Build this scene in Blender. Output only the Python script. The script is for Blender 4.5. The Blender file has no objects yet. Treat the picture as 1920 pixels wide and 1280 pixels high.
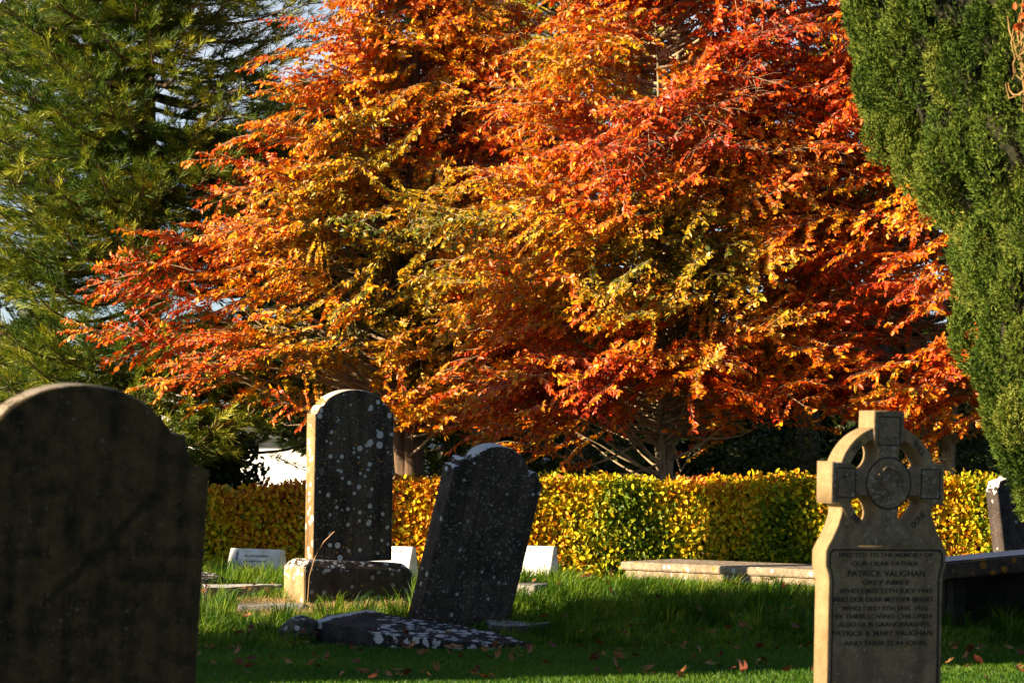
import bpy, bmesh, math, random
import numpy as np
from mathutils import Vector, Matrix

rng = np.random.default_rng(11)
random.seed(5)
sc = bpy.context.scene
COL = sc.collection
R = math.radians

# ------------------------------------------------------------------ camera model
F = 5333.0            # focal length in pixels of the 1920 px wide photo (100 mm)
EYE = 1.6
PITCH = math.atan((800 - 640) / F)

def P(px, py, Y):
    """world point at forward distance Y seen at photo pixel (px, py)"""
    u = (px - 960) / F
    v = (640 - py) / F
    dy = math.cos(PITCH) - v * math.sin(PITCH)
    dz = math.sin(PITCH) + v * math.cos(PITCH)
    k = Y / dy
    return Vector((u * k, Y, EYE + dz * k))

cam = bpy.data.cameras.new("camera")
cam.lens = 100
cam.sensor_width = 36
cam.clip_end = 2000
cam.dof.use_dof = True
cam.dof.focus_distance = 25.5
cam.dof.aperture_fstop = 4.5
camo = bpy.data.objects.new("camera", cam)
COL.objects.link(camo)
camo.location = (0, 0, EYE)
camo.rotation_euler = (R(90) + PITCH, 0, 0)
sc.camera = camo

# ------------------------------------------------------------------ light
SUN_A = R(19)        # towards the camera from straight left
SUN_E = R(17)
sd = Vector((-math.cos(SUN_A) * math.cos(SUN_E), -math.sin(SUN_A) * math.cos(SUN_E), math.sin(SUN_E)))
sun = bpy.data.lights.new("sun", 'SUN')
sun.energy = 5.0
sun.angle = R(0.5)
sun.color = (1.0, 0.80, 0.54)
suno = bpy.data.objects.new("sun", sun)
COL.objects.link(suno)
suno.rotation_euler = sd.to_track_quat('Z', 'Y').to_euler()
world = bpy.data.worlds.new("World")
sc.world = world
world.use_nodes = True
wn = world.node_tree
bg = wn.nodes["Background"]
sky = wn.nodes.new("ShaderNodeTexSky")
sky.sky_type = 'NISHITA'
sky.sun_disc = False
sky.sun_elevation = SUN_E
sky.sun_rotation = math.atan2(sd.x, sd.y)
sky.air_density = 0.6
sky.dust_density = 0.2
# a bank of thin bright cloud low in the north, broken up by noise
tc = wn.nodes.new("ShaderNodeTexCoord")
sx = wn.nodes.new("ShaderNodeSeparateXYZ"); wn.links.new(tc.outputs["Generated"], sx.inputs[0])
cn = wn.nodes.new("ShaderNodeTexNoise"); cn.inputs["Scale"].default_value = 5.5; cn.inputs["Detail"].default_value = 5
cm = wn.nodes.new("ShaderNodeMapping"); cm.inputs[3].default_value = (1, 1, 2.6)
wn.links.new(tc.outputs["Generated"], cm.inputs[0]); wn.links.new(cm.outputs[0], cn.inputs["Vector"])
r1 = wn.nodes.new("ShaderNodeMapRange"); r1.inputs[1].default_value = .3; r1.inputs[2].default_value = .85
wn.links.new(sx.outputs[1], r1.inputs[0])
r2 = wn.nodes.new("ShaderNodeMapRange"); r2.inputs[1].default_value = .30; r2.inputs[2].default_value = .58
wn.links.new(cn.outputs[0], r2.inputs[0])
mm = wn.nodes.new("ShaderNodeMath"); mm.operation = 'MULTIPLY'
wn.links.new(r1.outputs[0], mm.inputs[0]); wn.links.new(r2.outputs[0], mm.inputs[1])
cx_ = wn.nodes.new("ShaderNodeMix"); cx_.data_type = 'RGBA'
wn.links.new(mm.outputs[0], cx_.inputs[0]); wn.links.new(sky.outputs[0], cx_.inputs[6]); cx_.inputs[7].default_value = (5.0, 5.6, 6.4, 1)
wn.links.new(cx_.outputs[2], bg.inputs[0])
bg.inputs[1].default_value = 0.05
sc.view_settings.view_transform = 'Standard'
sc.view_settings.look = 'None'
sc.view_settings.exposure = 1.6
sc.view_settings.gamma = 1

# ------------------------------------------------------------------ object helpers
def tag(o, label=None, cat=None, group=None, kind=None):
    if label: o['label'] = label
    if cat: o['category'] = cat
    if group: o['group'] = group
    if kind: o['kind'] = kind
    return o

def empty(name, loc=(0, 0, 0), rot=(0, 0, 0)):
    o = bpy.data.objects.new(name, None)
    o.empty_display_size = 0.2
    COL.objects.link(o)
    o.location = loc
    o.rotation_euler = rot
    return o

def link(name, me, mat=None, parent=None):
    o = bpy.data.objects.new(name, me)
    COL.objects.link(o)
    if mat is not None:
        me.materials.clear(); me.materials.append(mat)
    if parent is not None:
        o.parent = parent
    return o

def np_mesh(name, verts, faces, col=None, smooth=False):
    """faces: (N,3) or (N,4) int array, or a list of such arrays"""
    verts = np.asarray(verts, dtype=np.float32)
    if not isinstance(faces, list): faces = [faces]
    faces = [np.asarray(f, dtype=np.int32) for f in faces if len(f)]
    loops = np.concatenate([f.ravel() for f in faces])
    tot = np.concatenate([np.full(len(f), f.shape[1], dtype=np.int32) for f in faces])
    start = np.concatenate([[0], np.cumsum(tot)[:-1]]).astype(np.int32)
    me = bpy.data.meshes.new(name)
    me.vertices.add(len(verts)); me.vertices.foreach_set("co", verts.ravel())
    me.loops.add(len(loops)); me.loops.foreach_set("vertex_index", loops)
    me.polygons.add(len(tot)); me.polygons.foreach_set("loop_start", start)
    me.polygons.foreach_set("loop_total", tot)
    if smooth:
        me.polygons.foreach_set("use_smooth", np.ones(len(tot), dtype=bool))
    if col is not None:
        a = me.color_attributes.new("tint", 'FLOAT_COLOR', 'POINT')
        c = np.ones((len(verts), 4), dtype=np.float32)
        c[:, :3] = col
        a.data.foreach_set("color", c.ravel())
    me.update(calc_edges=True)
    me.validate()
    return me

class Acc:
    """accumulates vertex/face/colour arrays into one mesh"""
    def __init__(s): s.v = []; s.f3 = []; s.f4 = []; s.c = []; s.n = 0
    def add(s, v, f, c=None):
        v = np.asarray(v); f = np.asarray(f)
        if len(v) == 0: return
        (s.f3 if f.shape[1] == 3 else s.f4).append(f + s.n)
        s.v.append(v); s.n += len(v)
        if c is None: c = np.ones((len(v), 3))
        s.c.append(np.broadcast_to(c, (len(v), 3)))
    def mesh(s, name, smooth=False):
        fs = []
        if s.f3: fs.append(np.concatenate(s.f3))
        if s.f4: fs.append(np.concatenate(s.f4))
        return np_mesh(name, np.concatenate(s.v), fs, np.concatenate(s.c), smooth)

def unit(a):
    a = np.asarray(a, dtype=float)
    return a / (np.linalg.norm(a, axis=-1, keepdims=True) + 1e-9)

def leaf_batch(pos, d, n, L, W, col, fold=0.18, curl=0.12):
    """folded oval leaves: 6 verts, 2 quads each"""
    N = len(pos)
    d = unit(d)
    s = unit(np.cross(d, n))
    n = np.cross(s, d)
    L = np.asarray(L)[:, None]; W = np.asarray(W)[:, None]
    fold = np.broadcast_to(np.asarray(fold, dtype=float).reshape(-1, 1), (N, 1)); curl = np.broadcast_to(np.asarray(curl, dtype=float).reshape(-1, 1), (N, 1))
    base = pos
    tip = pos + d * L - n * L * curl
    def pt(t, w, up): return pos + d * L * t + s * W * w + n * (W * up - L * curl * t * t)
    l1 = pt(0.28, 0.42, fold); l2 = pt(0.68, 0.40, fold)
    r1 = pt(0.28, -0.42, fold); r2 = pt(0.68, -0.40, fold)
    v = np.stack([base, l1, l2, tip, r2, r1], axis=1).reshape(-1, 3)
    k = np.arange(N)[:, None] * 6
    f = np.concatenate([k + np.array([[0, 3, 2, 1]]), k + np.array([[0, 5, 4, 3]])])
    c = np.repeat(col, 6, axis=0)
    return v, f, c

def blade_batch(pos, d, n, L, W, col):
    """single-triangle needles"""
    N = len(pos)
    d = unit(d); s = unit(np.cross(d, n))
    L = np.asarray(L)[:, None]; W = np.asarray(W)[:, None]
    v = np.stack([pos + s * W * .5, pos - s * W * .5, pos + d * L], axis=1).reshape(-1, 3)
    f = np.arange(N * 3).reshape(-1, 3)
    return v, f, np.repeat(col, 3, axis=0)

def grass_batch(pos, lean, H, W, face, col):
    """bent blades, 5 verts 3 tris"""
    N = len(pos)
    H = H[:, None]; W = W[:, None]
    s = np.stack([np.cos(face), np.sin(face), 0 * face], 1)
    up = np.array([[0, 0, 1.0]])
    m = pos + up * H * .55 + lean * H * .22
    t = pos + up * H * (1 - .35 * np.linalg.norm(lean, axis=1, keepdims=True)) + lean * H * .8
    v = np.stack([pos + s * W * .5, pos - s * W * .5, m + s * W * .42, m - s * W * .42, t], 1).reshape(-1, 3)
    k = np.arange(N)[:, None] * 5
    f = np.concatenate([k + np.array([[0, 1, 2]]), k + np.array([[1, 3, 2]]), k + np.array([[2, 3, 4]])])
    return v, f, np.repeat(col, 5, axis=0)

def tube_batch(pts, rad, k=5):
    """pts (N,M,3), rad (N,M) -> tubes with k sides"""
    pts = np.asarray(pts, dtype=float); rad = np.asarray(rad, dtype=float)
    N, M, _ = pts.shape
    t = np.gradient(pts, axis=1); t = unit(t)
    ref = np.where(np.abs(t[..., 2:3]) > .9, np.array([1.0, 0, 0]), np.array([0, 0, 1.0]))
    a = unit(np.cross(t, ref)); b = np.cross(t, a)
    ang = np.arange(k) * 2 * math.pi / k
    ring = pts[:, :, None, :] + rad[:, :, None, None] * (
        a[:, :, None, :] * np.cos(ang)[None, None, :, None] + b[:, :, None, :] * np.sin(ang)[None, None, :, None])
    v = ring.reshape(-1, 3)
    i = np.arange(N)[:, None, None] * M * k
    j = np.arange(M - 1)[None, :, None] * k
    q = np.arange(k)[None, None, :]; q2 = (q + 1) % k
    f = np.stack([i + j + q, i + j + q2, i + j + k + q2, i + j + k + q], -1).reshape(-1, 4)
    return v, f

def wob(p, f, seed=0):
    """smooth pseudo noise in about -1..1"""
    r = np.random.default_rng(seed)
    out = 0
    for i in range(5):
        w = r.normal(size=3) * f * (1 + .5 * i)
        out = out + np.sin(p @ w + r.uniform(0, 6.28)) / (1 + .5 * i)
    return out / 2.2

def smooth(a, b, x):
    t = np.clip((x - a) / (b - a), 0, 1)
    return t * t * (3 - 2 * t)

# ------------------------------------------------------------------ materials
class NT:
    def __init__(s, name):
        s.m = bpy.data.materials.new(name)
        s.m.use_nodes = True
        s.t = s.m.node_tree
        s.b = s.t.nodes["Principled BSDF"]
        s.out = s.t.nodes["Material Output"]
    def n(s, typ, **kw):
        x = s.t.nodes.new(typ)
        for k, v in kw.items(): setattr(x, k, v)
        return x
    def l(s, a, b): s.t.links.new(a, b)
    def val(s, sock, v):
        if hasattr(v, 'node'): s.l(v, sock)
        else: sock.default_value = v
    def math(s, op, a, b=0.0, c=None):
        x = s.n("ShaderNodeMath", operation=op)
        s.val(x.inputs[0], a); s.val(x.inputs[1], b)
        if c is not None: s.val(x.inputs[2], c)
        return x.outputs[0]
    def mix(s, f, a, b):
        x = s.n("ShaderNodeMix", data_type='RGBA')
        s.val(x.inputs[0], f)
        s.val(x.inputs[6], a if hasattr(a, 'node') else (*a, 1))
        s.val(x.inputs[7], b if hasattr(b, 'node') else (*b, 1))
        return x.outputs[2]
    def ramp(s, f, a, b):
        x = s.n("ShaderNodeMapRange", interpolation_type='SMOOTHSTEP')
        s.val(x.inputs[0], f); x.inputs[1].default_value = a; x.inputs[2].default_value = b
        return x.outputs[0]
    def coord(s):
        return s.n("ShaderNodeTexCoord").outputs["Object"]
    def mapping(s, co, loc=(0, 0, 0), scale=(1, 1, 1)):
        x = s.n("ShaderNodeMapping")
        s.l(co, x.inputs[0]); x.inputs[1].default_value = loc; x.inputs[3].default_value = scale
        return x.outputs[0]
    def noise(s, co, scale, detail=4, rough=.55):
        x = s.n("ShaderNodeTexNoise")
        s.l(co, x.inputs["Vector"]); x.inputs["Scale"].default_value = scale
        x.inputs["Detail"].default_value = detail; x.inputs["Roughness"].default_value = rough
        return x.outputs["Fac"]
    def sep(s, v):
        x = s.n("ShaderNodeSeparateXYZ"); s.l(v, x.inputs[0]); return x.outputs

def stone_mat(name, base, dark, spots=(), streak=.5, bump=.4, toplichen=None, crack=None, edge=None, seed=0., mott=6.,
              rough=.9, wob_amt=.02, edge_z=-9):
    """spots: (scale, radius, probability, colour, mask or None)  radius in cell units
       mask: (axis, from, to) object-space ramp"""
    N = NT(name)
    co0 = N.coord()
    co = N.mapping(co0, loc=(seed, seed * 1.7, seed * .6))
    n1 = N.noise(co, mott, 6, .65)
    n2 = N.noise(co, mott * 7, 5, .7)
    st = N.noise(N.mapping(co, scale=(1, 1, .12)), 13, 4, .6)
    f = N.math('ADD', N.math('MULTIPLY', n1, .55), N.math('MULTIPLY', n2, .45))
    f = N.math('ADD', N.math('MULTIPLY', f, 1 - streak), N.math('MULTIPLY', st, streak))
    col = N.mix(N.ramp(f, .36, .66), dark, base)
    # wobble for lichen outlines
    nw = N.n("ShaderNodeTexNoise"); N.l(co, nw.inputs["Vector"]); nw.inputs["Scale"].default_value = 45
    va = N.n("ShaderNodeVectorMath", operation='SCALE'); N.l(nw.outputs["Color"], va.inputs[0]); va.inputs[3].default_value = wob_amt
    vb = N.n("ShaderNodeVectorMath", operation='ADD'); N.l(co, vb.inputs[0]); N.l(va.outputs[0], vb.inputs[1])
    lich = None
    for i, (scl, rad, prob, c, mask) in enumerate(spots):
        vo = N.n("ShaderNodeTexVoronoi")
        N.l(N.mapping(vb.outputs[0], loc=(i * 3.3, i * 1.9, i * 5.1)), vo.inputs["Vector"])
        vo.inputs["Scale"].default_value = scl
        cr = N.sep(vo.outputs["Color"])
        pres = N.math('LESS_THAN', cr[0], prob)
        rr = N.math('MULTIPLY_ADD', cr[1], rad * .65, rad * .45)
        m = N.math('MULTIPLY', N.math('LESS_THAN', vo.outputs["Distance"], rr), pres)
        if mask:
            ax, a, b = mask
            m = N.math('MULTIPLY', m, N.math('GREATER_THAN', N.math('ADD', N.ramp(N.sep(co0)[ax], a, b), N.math('MULTIPLY', n1, .5)), .75))
        cc = N.mix(n2, tuple(x * .72 for x in c), c)
        col = N.mix(m, col, cc)
        lich = m if lich is None else N.math('MAXIMUM', lich, m)
    if toplichen:
        c, lo, hi = toplichen
        nz = N.sep(N.n("ShaderNodeNewGeometry").outputs["Normal"])[2]
        m = N.math('MULTIPLY', N.math('GREATER_THAN', N.math('ADD', nz, N.math('MULTIPLY', N.math('SUBTRACT', N.noise(co, 22, 4), .5), 1.4)), lo), hi)
        col = N.mix(m, col, N.mix(n2, tuple(x * .75 for x in c), c))
    if edge:
        (ax_, ay_), (bx_, by_), w_ = edge
        L_ = math.hypot(bx_ - ax_, by_ - ay_); ex, ey = (bx_ - ax_) / L_, (by_ - ay_) / L_
        s3 = N.sep(co0)
        dd_ = N.math('ADD', N.math('ADD', N.math('MULTIPLY', s3[0], -ey), N.math('MULTIPLY', s3[1], ex)), ax_ * ey - ay_ * ex)
        uu = N.math('ADD', N.math('ADD', N.math('MULTIPLY', s3[0], ex), N.math('MULTIPLY', s3[1], ey)), -ax_ * ex - ay_ * ey)
        dd_ = N.math('ADD', N.math('ABSOLUTE', dd_), N.math('MULTIPLY', N.math('SUBTRACT', N.noise(co0, 18, 4), .5), .12))
        m = N.math('MULTIPLY', N.math('LESS_THAN', dd_, w_), N.math('MULTIPLY', N.math('GREATER_THAN', uu, -.05), N.math('LESS_THAN', uu, L_ + .05)))
        m = N.math('MULTIPLY', m, N.math('GREATER_THAN', s3[2], edge_z))
        col = N.mix(m, col, N.mix(n2, (.42, .41, .40), (.62, .61, .60)))
    h = N.math('ADD', N.math('MULTIPLY', n2, .6), N.math('MULTIPLY', n1, .8))
    if lich is not None: h = N.math('ADD', h, N.math('MULTIPLY', lich, .25))
    if crack:
        a, b, c, w = crack
        s3 = N.sep(co0)
        e = N.math('ADD', N.math('ADD', N.math('MULTIPLY', s3[0], a), N.math('MULTIPLY', s3[2], b)), c)
        e = N.math('ABSOLUTE', N.math('ADD', e, N.math('MULTIPLY', N.math('SUBTRACT', N.noise(co0, 5, 4), .5), .16)))
        k = N.math('MULTIPLY', N.ramp(e, w, w * .2), N.math('MULTIPLY', N.ramp(s3[0], -.16, .0), N.ramp(s3[0], .38, .26)))
        col = N.mix(N.math('MULTIPLY', k, .6), col, tuple(x * .25 for x in dark))
        h = N.math('SUBTRACT', h, N.math('MULTIPLY', k, .6))
    N.l(col, N.b.inputs["Base Color"])
    N.b.inputs["Roughness"].default_value = rough
    N.b.inputs["Specular IOR Level"].default_value = .25
    bp = N.n("ShaderNodeBump"); bp.inputs["Strength"].default_value = bump; bp.inputs["Distance"].default_value = .012
    N.l(h, bp.inputs["Height"]); N.l(bp.outputs[0], N.b.inputs["Normal"])
    return N.m

def leaf_mat(name, trans=.35, rough=.38, spec=.5, var=.25, vscale=40):
    N = NT(name)
    a = N.n("ShaderNodeAttribute", attribute_name="tint")
    nz = N.noise(N.coord(), vscale, 3, .6)
    hs = N.n("ShaderNodeHueSaturation")
    N.l(a.outputs["Color"], hs.inputs["Color"])
    N.l(N.math('MULTIPLY_ADD', nz, var * 2, 1 - var), hs.inputs["Value"])
    N.l(hs.outputs[0], N.b.inputs["Base Color"])
    N.b.inputs["Roughness"].default_value = rough
    N.b.inputs["Specular IOR Level"].default_value = spec
    tr = N.n("ShaderNodeBsdfTranslucent"); N.l(hs.outputs[0], tr.inputs[0])
    mx = N.n("ShaderNodeMixShader"); mx.inputs[0].default_value = trans
    N.l(N.b.outputs[0], mx.inputs[1]); N.l(tr.outputs[0], mx.inputs[2])
    N.l(mx.outputs[0], N.out.inputs[0])
    return N.m

def plain_mat(name, c1, c2, scale=8, rough=.85, bump=.3, stretch=(1, 1, 1), spec=.3):
    N = NT(name)
    co = N.mapping(N.coord(), scale=stretch)
    n1 = N.noise(co, scale, 6, .6)
    N.l(N.mix(N.ramp(n1, .35, .65), c1, c2), N.b.inputs["Base Color"])
    N.b.inputs["Roughness"].default_value = rough
    N.b.inputs["Specular IOR Level"].default_value = spec
    bp = N.n("ShaderNodeBump"); bp.inputs["Strength"].default_value = bump; bp.inputs["Distance"].default_value = .02
    N.l(n1, bp.inputs["Height"]); N.l(bp.outputs[0], N.b.inputs["Normal"])
    return N.m

WHITE_L = (.62, .60, .56)
OCHRE_L = (.38, .19, .03)
M_LEAF = leaf_mat("autumn leaf", .16, .40, .32)
M_HEDGE = leaf_mat("hedge leaf", .2, .5, .2)
M_GRASS = leaf_mat("grass blade", .30, .5, .3, .2, 12)
M_NEEDLE = leaf_mat("conifer needle", .18, .5, .35, .3, 9)
M_YEW = leaf_mat("yew needle", .08, .6, .15, .3, 14)
M_FALLEN = leaf_mat("fallen leaf", .2, .6, .3, .35, 60)
M_STRAW = leaf_mat("dry straw", .25, .6, .3, .2, 20)
M_BARK = plain_mat("beech bark", (.12, .10, .05), (.40, .33, .20), 9, .85, .8, (1, 1, .35))
M_TWIG = plain_mat("beech twig", (.21, .145, .085), (.42, .31, .19), 9, .8, .1)
M_CBARK = plain_mat("conifer bark", (.07, .045, .03), (.16, .10, .06), 10, .9, .8, (1, 1, .2))
M_GROUND = plain_mat("turf soil", (.018, .03, .008), (.04, .055, .014), 3, .95, .5)

M_LEFT = stone_mat("sandstone, dark crust", (.112, .070, .022), (.005, .0035, .002),
                   [(34, .18, .10, (.22, .19, .13), None), (75, .26, .16, (.15, .12, .075), None)], .30, .9,
                   toplichen=((.42, .36, .28), .75, .75), crack=(-.70, .714, -.754, .026), seed=2.3, mott=13)
M_TALL = stone_mat("limestone, black crust with white lichen", (.112, .082, .054), (.018, .013, .0095),
                   [(70, .34, .38, (.30, .27, .23), None), (34, .36, .14, OCHRE_L, None), (11.5, .35, .36, WHITE_L, None),
                    (20, .36, .26, WHITE_L, None), (7, .30, .16, (.16, .14, .12), None)],
                   .45, .5, toplichen=((.66, .62, .55), .62, 1.0), seed=5.1, wob_amt=.008)
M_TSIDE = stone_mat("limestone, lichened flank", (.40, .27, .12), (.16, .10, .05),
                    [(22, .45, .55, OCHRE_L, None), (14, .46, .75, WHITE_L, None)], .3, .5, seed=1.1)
M_PLINTH = stone_mat("limestone plinth", (.10, .075, .045), (.028, .02, .013),
                     [(26, .34, .18, OCHRE_L, None), (17, .36, .3, (.34, .31, .26), None), (20, .5, .75, WHITE_L, (2, .20, .36))],
                     .3, .5, toplichen=((.72, .68, .62), .78, 1.0), seed=7.7)
M_LEAN = stone_mat("limestone, speckled dark crust", (.100, .074, .054), (.017, .0125, .010),
                   [(80, .38, .42, (.22, .185, .155), None), (46, .34, .24, (.30, .26, .23), None),
                    (18, .34, .14, (.5, .5, .47), None), (30, .42, .3, (.17, .15, .13), None)],
                   .35, .6, toplichen=((.66, .65, .64), .66, 1.0), seed=3.9)
M_SLAB = stone_mat("fallen slab, white lichen sheets", (.055, .048, .045), (.014, .012, .012),
                   [(60, .3, .15, (.3, .28, .26), None), (15, .52, .85, (.60, .59, .58), (0, -.75, .35))],
                   .1, .6, toplichen=None, seed=8.2, wob_amt=.05, edge=((-.667, .10), (-.29, .55), .05), edge_z=.04)
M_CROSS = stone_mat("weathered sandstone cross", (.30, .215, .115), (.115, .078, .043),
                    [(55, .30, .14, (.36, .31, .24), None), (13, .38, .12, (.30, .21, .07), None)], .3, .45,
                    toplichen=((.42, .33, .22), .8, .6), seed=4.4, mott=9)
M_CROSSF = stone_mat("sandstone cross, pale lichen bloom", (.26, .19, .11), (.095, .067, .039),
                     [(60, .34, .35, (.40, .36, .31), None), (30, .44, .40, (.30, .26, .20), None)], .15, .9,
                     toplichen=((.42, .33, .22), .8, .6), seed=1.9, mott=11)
M_TOMB = stone_mat("tomb slab", (.10, .075, .055), (.035, .026, .02),
                   [(60, .3, .2, (.2, .17, .14), None), (13, .46, .30, (.36, .16, .02), None)], .2, .5,
                   toplichen=((.62, .60, .60), .55, 1.0), seed=6.3)
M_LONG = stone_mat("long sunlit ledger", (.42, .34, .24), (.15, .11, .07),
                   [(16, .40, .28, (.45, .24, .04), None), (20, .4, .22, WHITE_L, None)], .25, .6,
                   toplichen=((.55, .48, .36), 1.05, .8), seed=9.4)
M_RSTONE = stone_mat("dark stone, large pale lichen", (.085, .065, .055), (.02, .016, .014),
                     [(60, .3, .25, (.28, .25, .23), None), (13, .34, .3, (.48, .46, .44), None), (20, .3, .12, OCHRE_L, None)],
                     .3, .5, toplichen=((.66, .62, .58), .5, 1.0), seed=12.6)
M_ROCK = stone_mat("rough rock", (.16, .14, .11), (.04, .032, .025),
                   [(22, .40, .25, (.5, .48, .45), None)], .1, .9, toplichen=((.5, .48, .46), .95, 1.0), seed=10.3)
M_PALE = stone_mat("pale kerb stone", (.50, .47, .43), (.24, .21, .17), [(25, .4, .2, (.12, .1, .08), None)], .2, .5, seed=2.9)
M_MARBLE = plain_mat("white marble", (.52, .52, .47), (.78, .77, .74), 7, .45, .05)
M_INK = plain_mat("cut lettering", (.018, .015, .012), (.03, .025, .02), 30, .9, .1)
M_INKF = plain_mat("worn lettering", (.014, .011, .008), (.03, .022, .014), 30, .95, .1)
M_INKL = plain_mat("faint worn lettering", (.006, .0045, .003), (.03, .02, .01), 40, .95, .1)
M_GREY = plain_mat("grey lettering", (.10, .10, .10), (.2, .2, .2), 30, .7, .1)

# ------------------------------------------------------------------ terrain
def G(x, y):
    x = np.asarray(x, dtype=float); y = np.asarray(y, dtype=float)
    h = .20 * smooth(20.3, 22.9, y)
    h = h + .09 * np.exp(-((x - 1.3) / 1.5) ** 2 - ((y - 23.0) / .9) ** 2)
    h = h + .05 * np.exp(-((x + 2.2) / 1.0) ** 2 - ((y - 24.6) / .9) ** 2)
    h = h + (.016 * np.sin(x * 2.3 + y * 1.1) + .012 * np.sin(x * 4.9 - y * 3.7)) * smooth(20.2, 21.2, y)
    h = h - .10 * smooth(25.2, 27.0, y)
    h = h - 1.1 * smooth(33, 45, y)
    return h

def axis_pts(a, b, fa, fb, fine, coarse):
    out = list(np.arange(fa, fb, fine))
    s = fine; p = fb
    while p < b: out.append(p); s = min(s * 1.35, coarse); p += s
    out.append(b)
    s = fine; p = fa - fine
    while p > a: out.insert(0, p); s = min(s * 1.35, coarse); p -= s
    out.insert(0, a)
    return np.array(out)
gx = axis_pts(-500, 500, -6, 6, .25, 40); gy = axis_pts(-150, 900, 15, 29, .2, 40)
XX, YY = np.meshgrid(gx, gy)
gv = np.stack([XX, YY, G(XX, YY)], -1).reshape(-1, 3)
nx, ny = len(gx), len(gy)
ii, jj = np.meshgrid(np.arange(nx - 1), np.arange(ny - 1))
a = (jj * nx + ii).ravel()
gf = np.stack([a, a + 1, a + nx + 1, a + nx], -1)
tag(link("ground", np_mesh("ground", gv, gf, smooth=True), M_GROUND), kind='structure')

# ------------------------------------------------------------------ solid shapes
def prism(outline, t, bevel=.006, seg=2, holes=()):
    """front outline in local X,Z; thickness along Y, front at y=-t/2"""
    cu = bpy.data.curves.new("outline", 'CURVE')
    cu.dimensions = '2D'; cu.fill_mode = 'BOTH'
    cu.extrude = t / 2 - bevel; cu.bevel_depth = bevel; cu.bevel_resolution = seg; cu.offset = -bevel
    for pts in [outline] + list(holes):
        sp = cu.splines.new('POLY'); sp.points.add(len(pts) - 1)
        for p, q in zip(sp.points, pts): p.co = (q[0], q[1], 0, 1)
        sp.use_cyclic_u = True
    o = bpy.data.objects.new("tmp", cu); COL.objects.link(o)
    dg = bpy.context.evaluated_depsgraph_get()
    me = bpy.data.meshes.new_from_object(o.evaluated_get(dg))
    bpy.data.objects.remove(o); bpy.data.curves.remove(cu)
    me.transform(Matrix.Rotation(R(90), 4, 'X'))
    me.update()
    return me

def text_mesh(s, width, height, depth=.0015, off=0.0):
    cu = bpy.data.curves.new("letters", 'FONT')
    cu.body = s; cu.size = 1; cu.extrude = .01; cu.align_x = 'CENTER'; cu.offset = off
    o = bpy.data.objects.new("tmp", cu); COL.objects.link(o)
    dg = bpy.context.evaluated_depsgraph_get()
    me = bpy.data.meshes.new_from_object(o.evaluated_get(dg))
    bpy.data.objects.remove(o); bpy.data.curves.remove(cu)
    co = np.empty(len(me.vertices) * 3); me.vertices.foreach_get("co", co); co = co.reshape(-1, 3)
    lo = co.min(0); hi = co.max(0)
    co[:, 0] = (co[:, 0] - (lo[0] + hi[0]) / 2) / (hi[0] - lo[0]) * width
    co[:, 1] = co[:, 1] / .72 * height
    co[:, 2] = co[:, 2] / .01 * depth
    me.vertices.foreach_set("co", co.ravel()); me.update()
    return me       # letters in local XY, facing +Z

def merge_meshes(name, items):
    """items: (mesh, matrix) joined into one mesh"""
    bm = bmesh.new()
    for me, mx in items:
        me = me.copy(); me.transform(mx); bm.from_mesh(me); bpy.data.meshes.remove(me)
    out = bpy.data.meshes.new(name); bm.to_mesh(out); bm.free()
    return out

def front(x, z, y, roll=0.0):
    """matrix that stands XY letters up on a face looking to -Y"""
    return Matrix.Translation((x, y, z)) @ Matrix.Rotation(-roll, 4, 'Y') @ Matrix.Rotation(R(90), 4, 'X')

def box_bm(bm, c, s, rz=0):
    m = Matrix.Translation(c) @ Matrix.Rotation(rz, 4, 'Z') @ Matrix.Diagonal((*s, 1))
    return bmesh.ops.create_cube(bm, size=1, matrix=m)['verts']

def block(name, s, mat, parent=None, bevel=.01, rough=0.0, seed=0, cuts=0, taper=0.0):
    """a worked stone block, base at z=0, edges eased and a little uneven"""
    bm = bmesh.new()
    box_bm(bm, (0, 0, s[2] / 2), s)
    if taper:
        for v in bm.verts:
            if v.co.z > s[2] * .9: v.co.x *= 1 - taper; v.co.y *= 1 - taper
    if cuts:
        bmesh.ops.subdivide_edges(bm, edges=bm.edges[:], cuts=cuts, use_grid_fill=True)
    if bevel:
        es = [e for e in bm.edges if len(e.link_faces) == 2 and e.calc_face_angle(0) > .5]
        bmesh.ops.bevel(bm, geom=es, offset=bevel, segments=2, affect='EDGES', profile=.6)
    if rough:
        for v in bm.verts:
            p = np.array([[v.co.x, v.co.y, v.co.z]])
            v.co += Vector((wob(p, 5, seed)[0], wob(p, 5, seed + 1)[0], wob(p, 5, seed + 2)[0])) * rough
    me = bpy.data.meshes.new(name); bm.to_mesh(me); bm.free()
    return link(name, me, mat, parent)

def arc(cx, cz, rx, rz, a0, a1, n=20):
    return [(cx + rx * math.cos(R(a0 + (a1 - a0) * i / n)), cz + rz * math.sin(R(a0 + (a1 - a0) * i / n))) for i in range(n + 1)]

def mirror(right):
    """closed outline from the right half listed bottom to top"""
    return right + [(-x, z) for x, z in reversed(right) if abs(x) > 1e-4]

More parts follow.
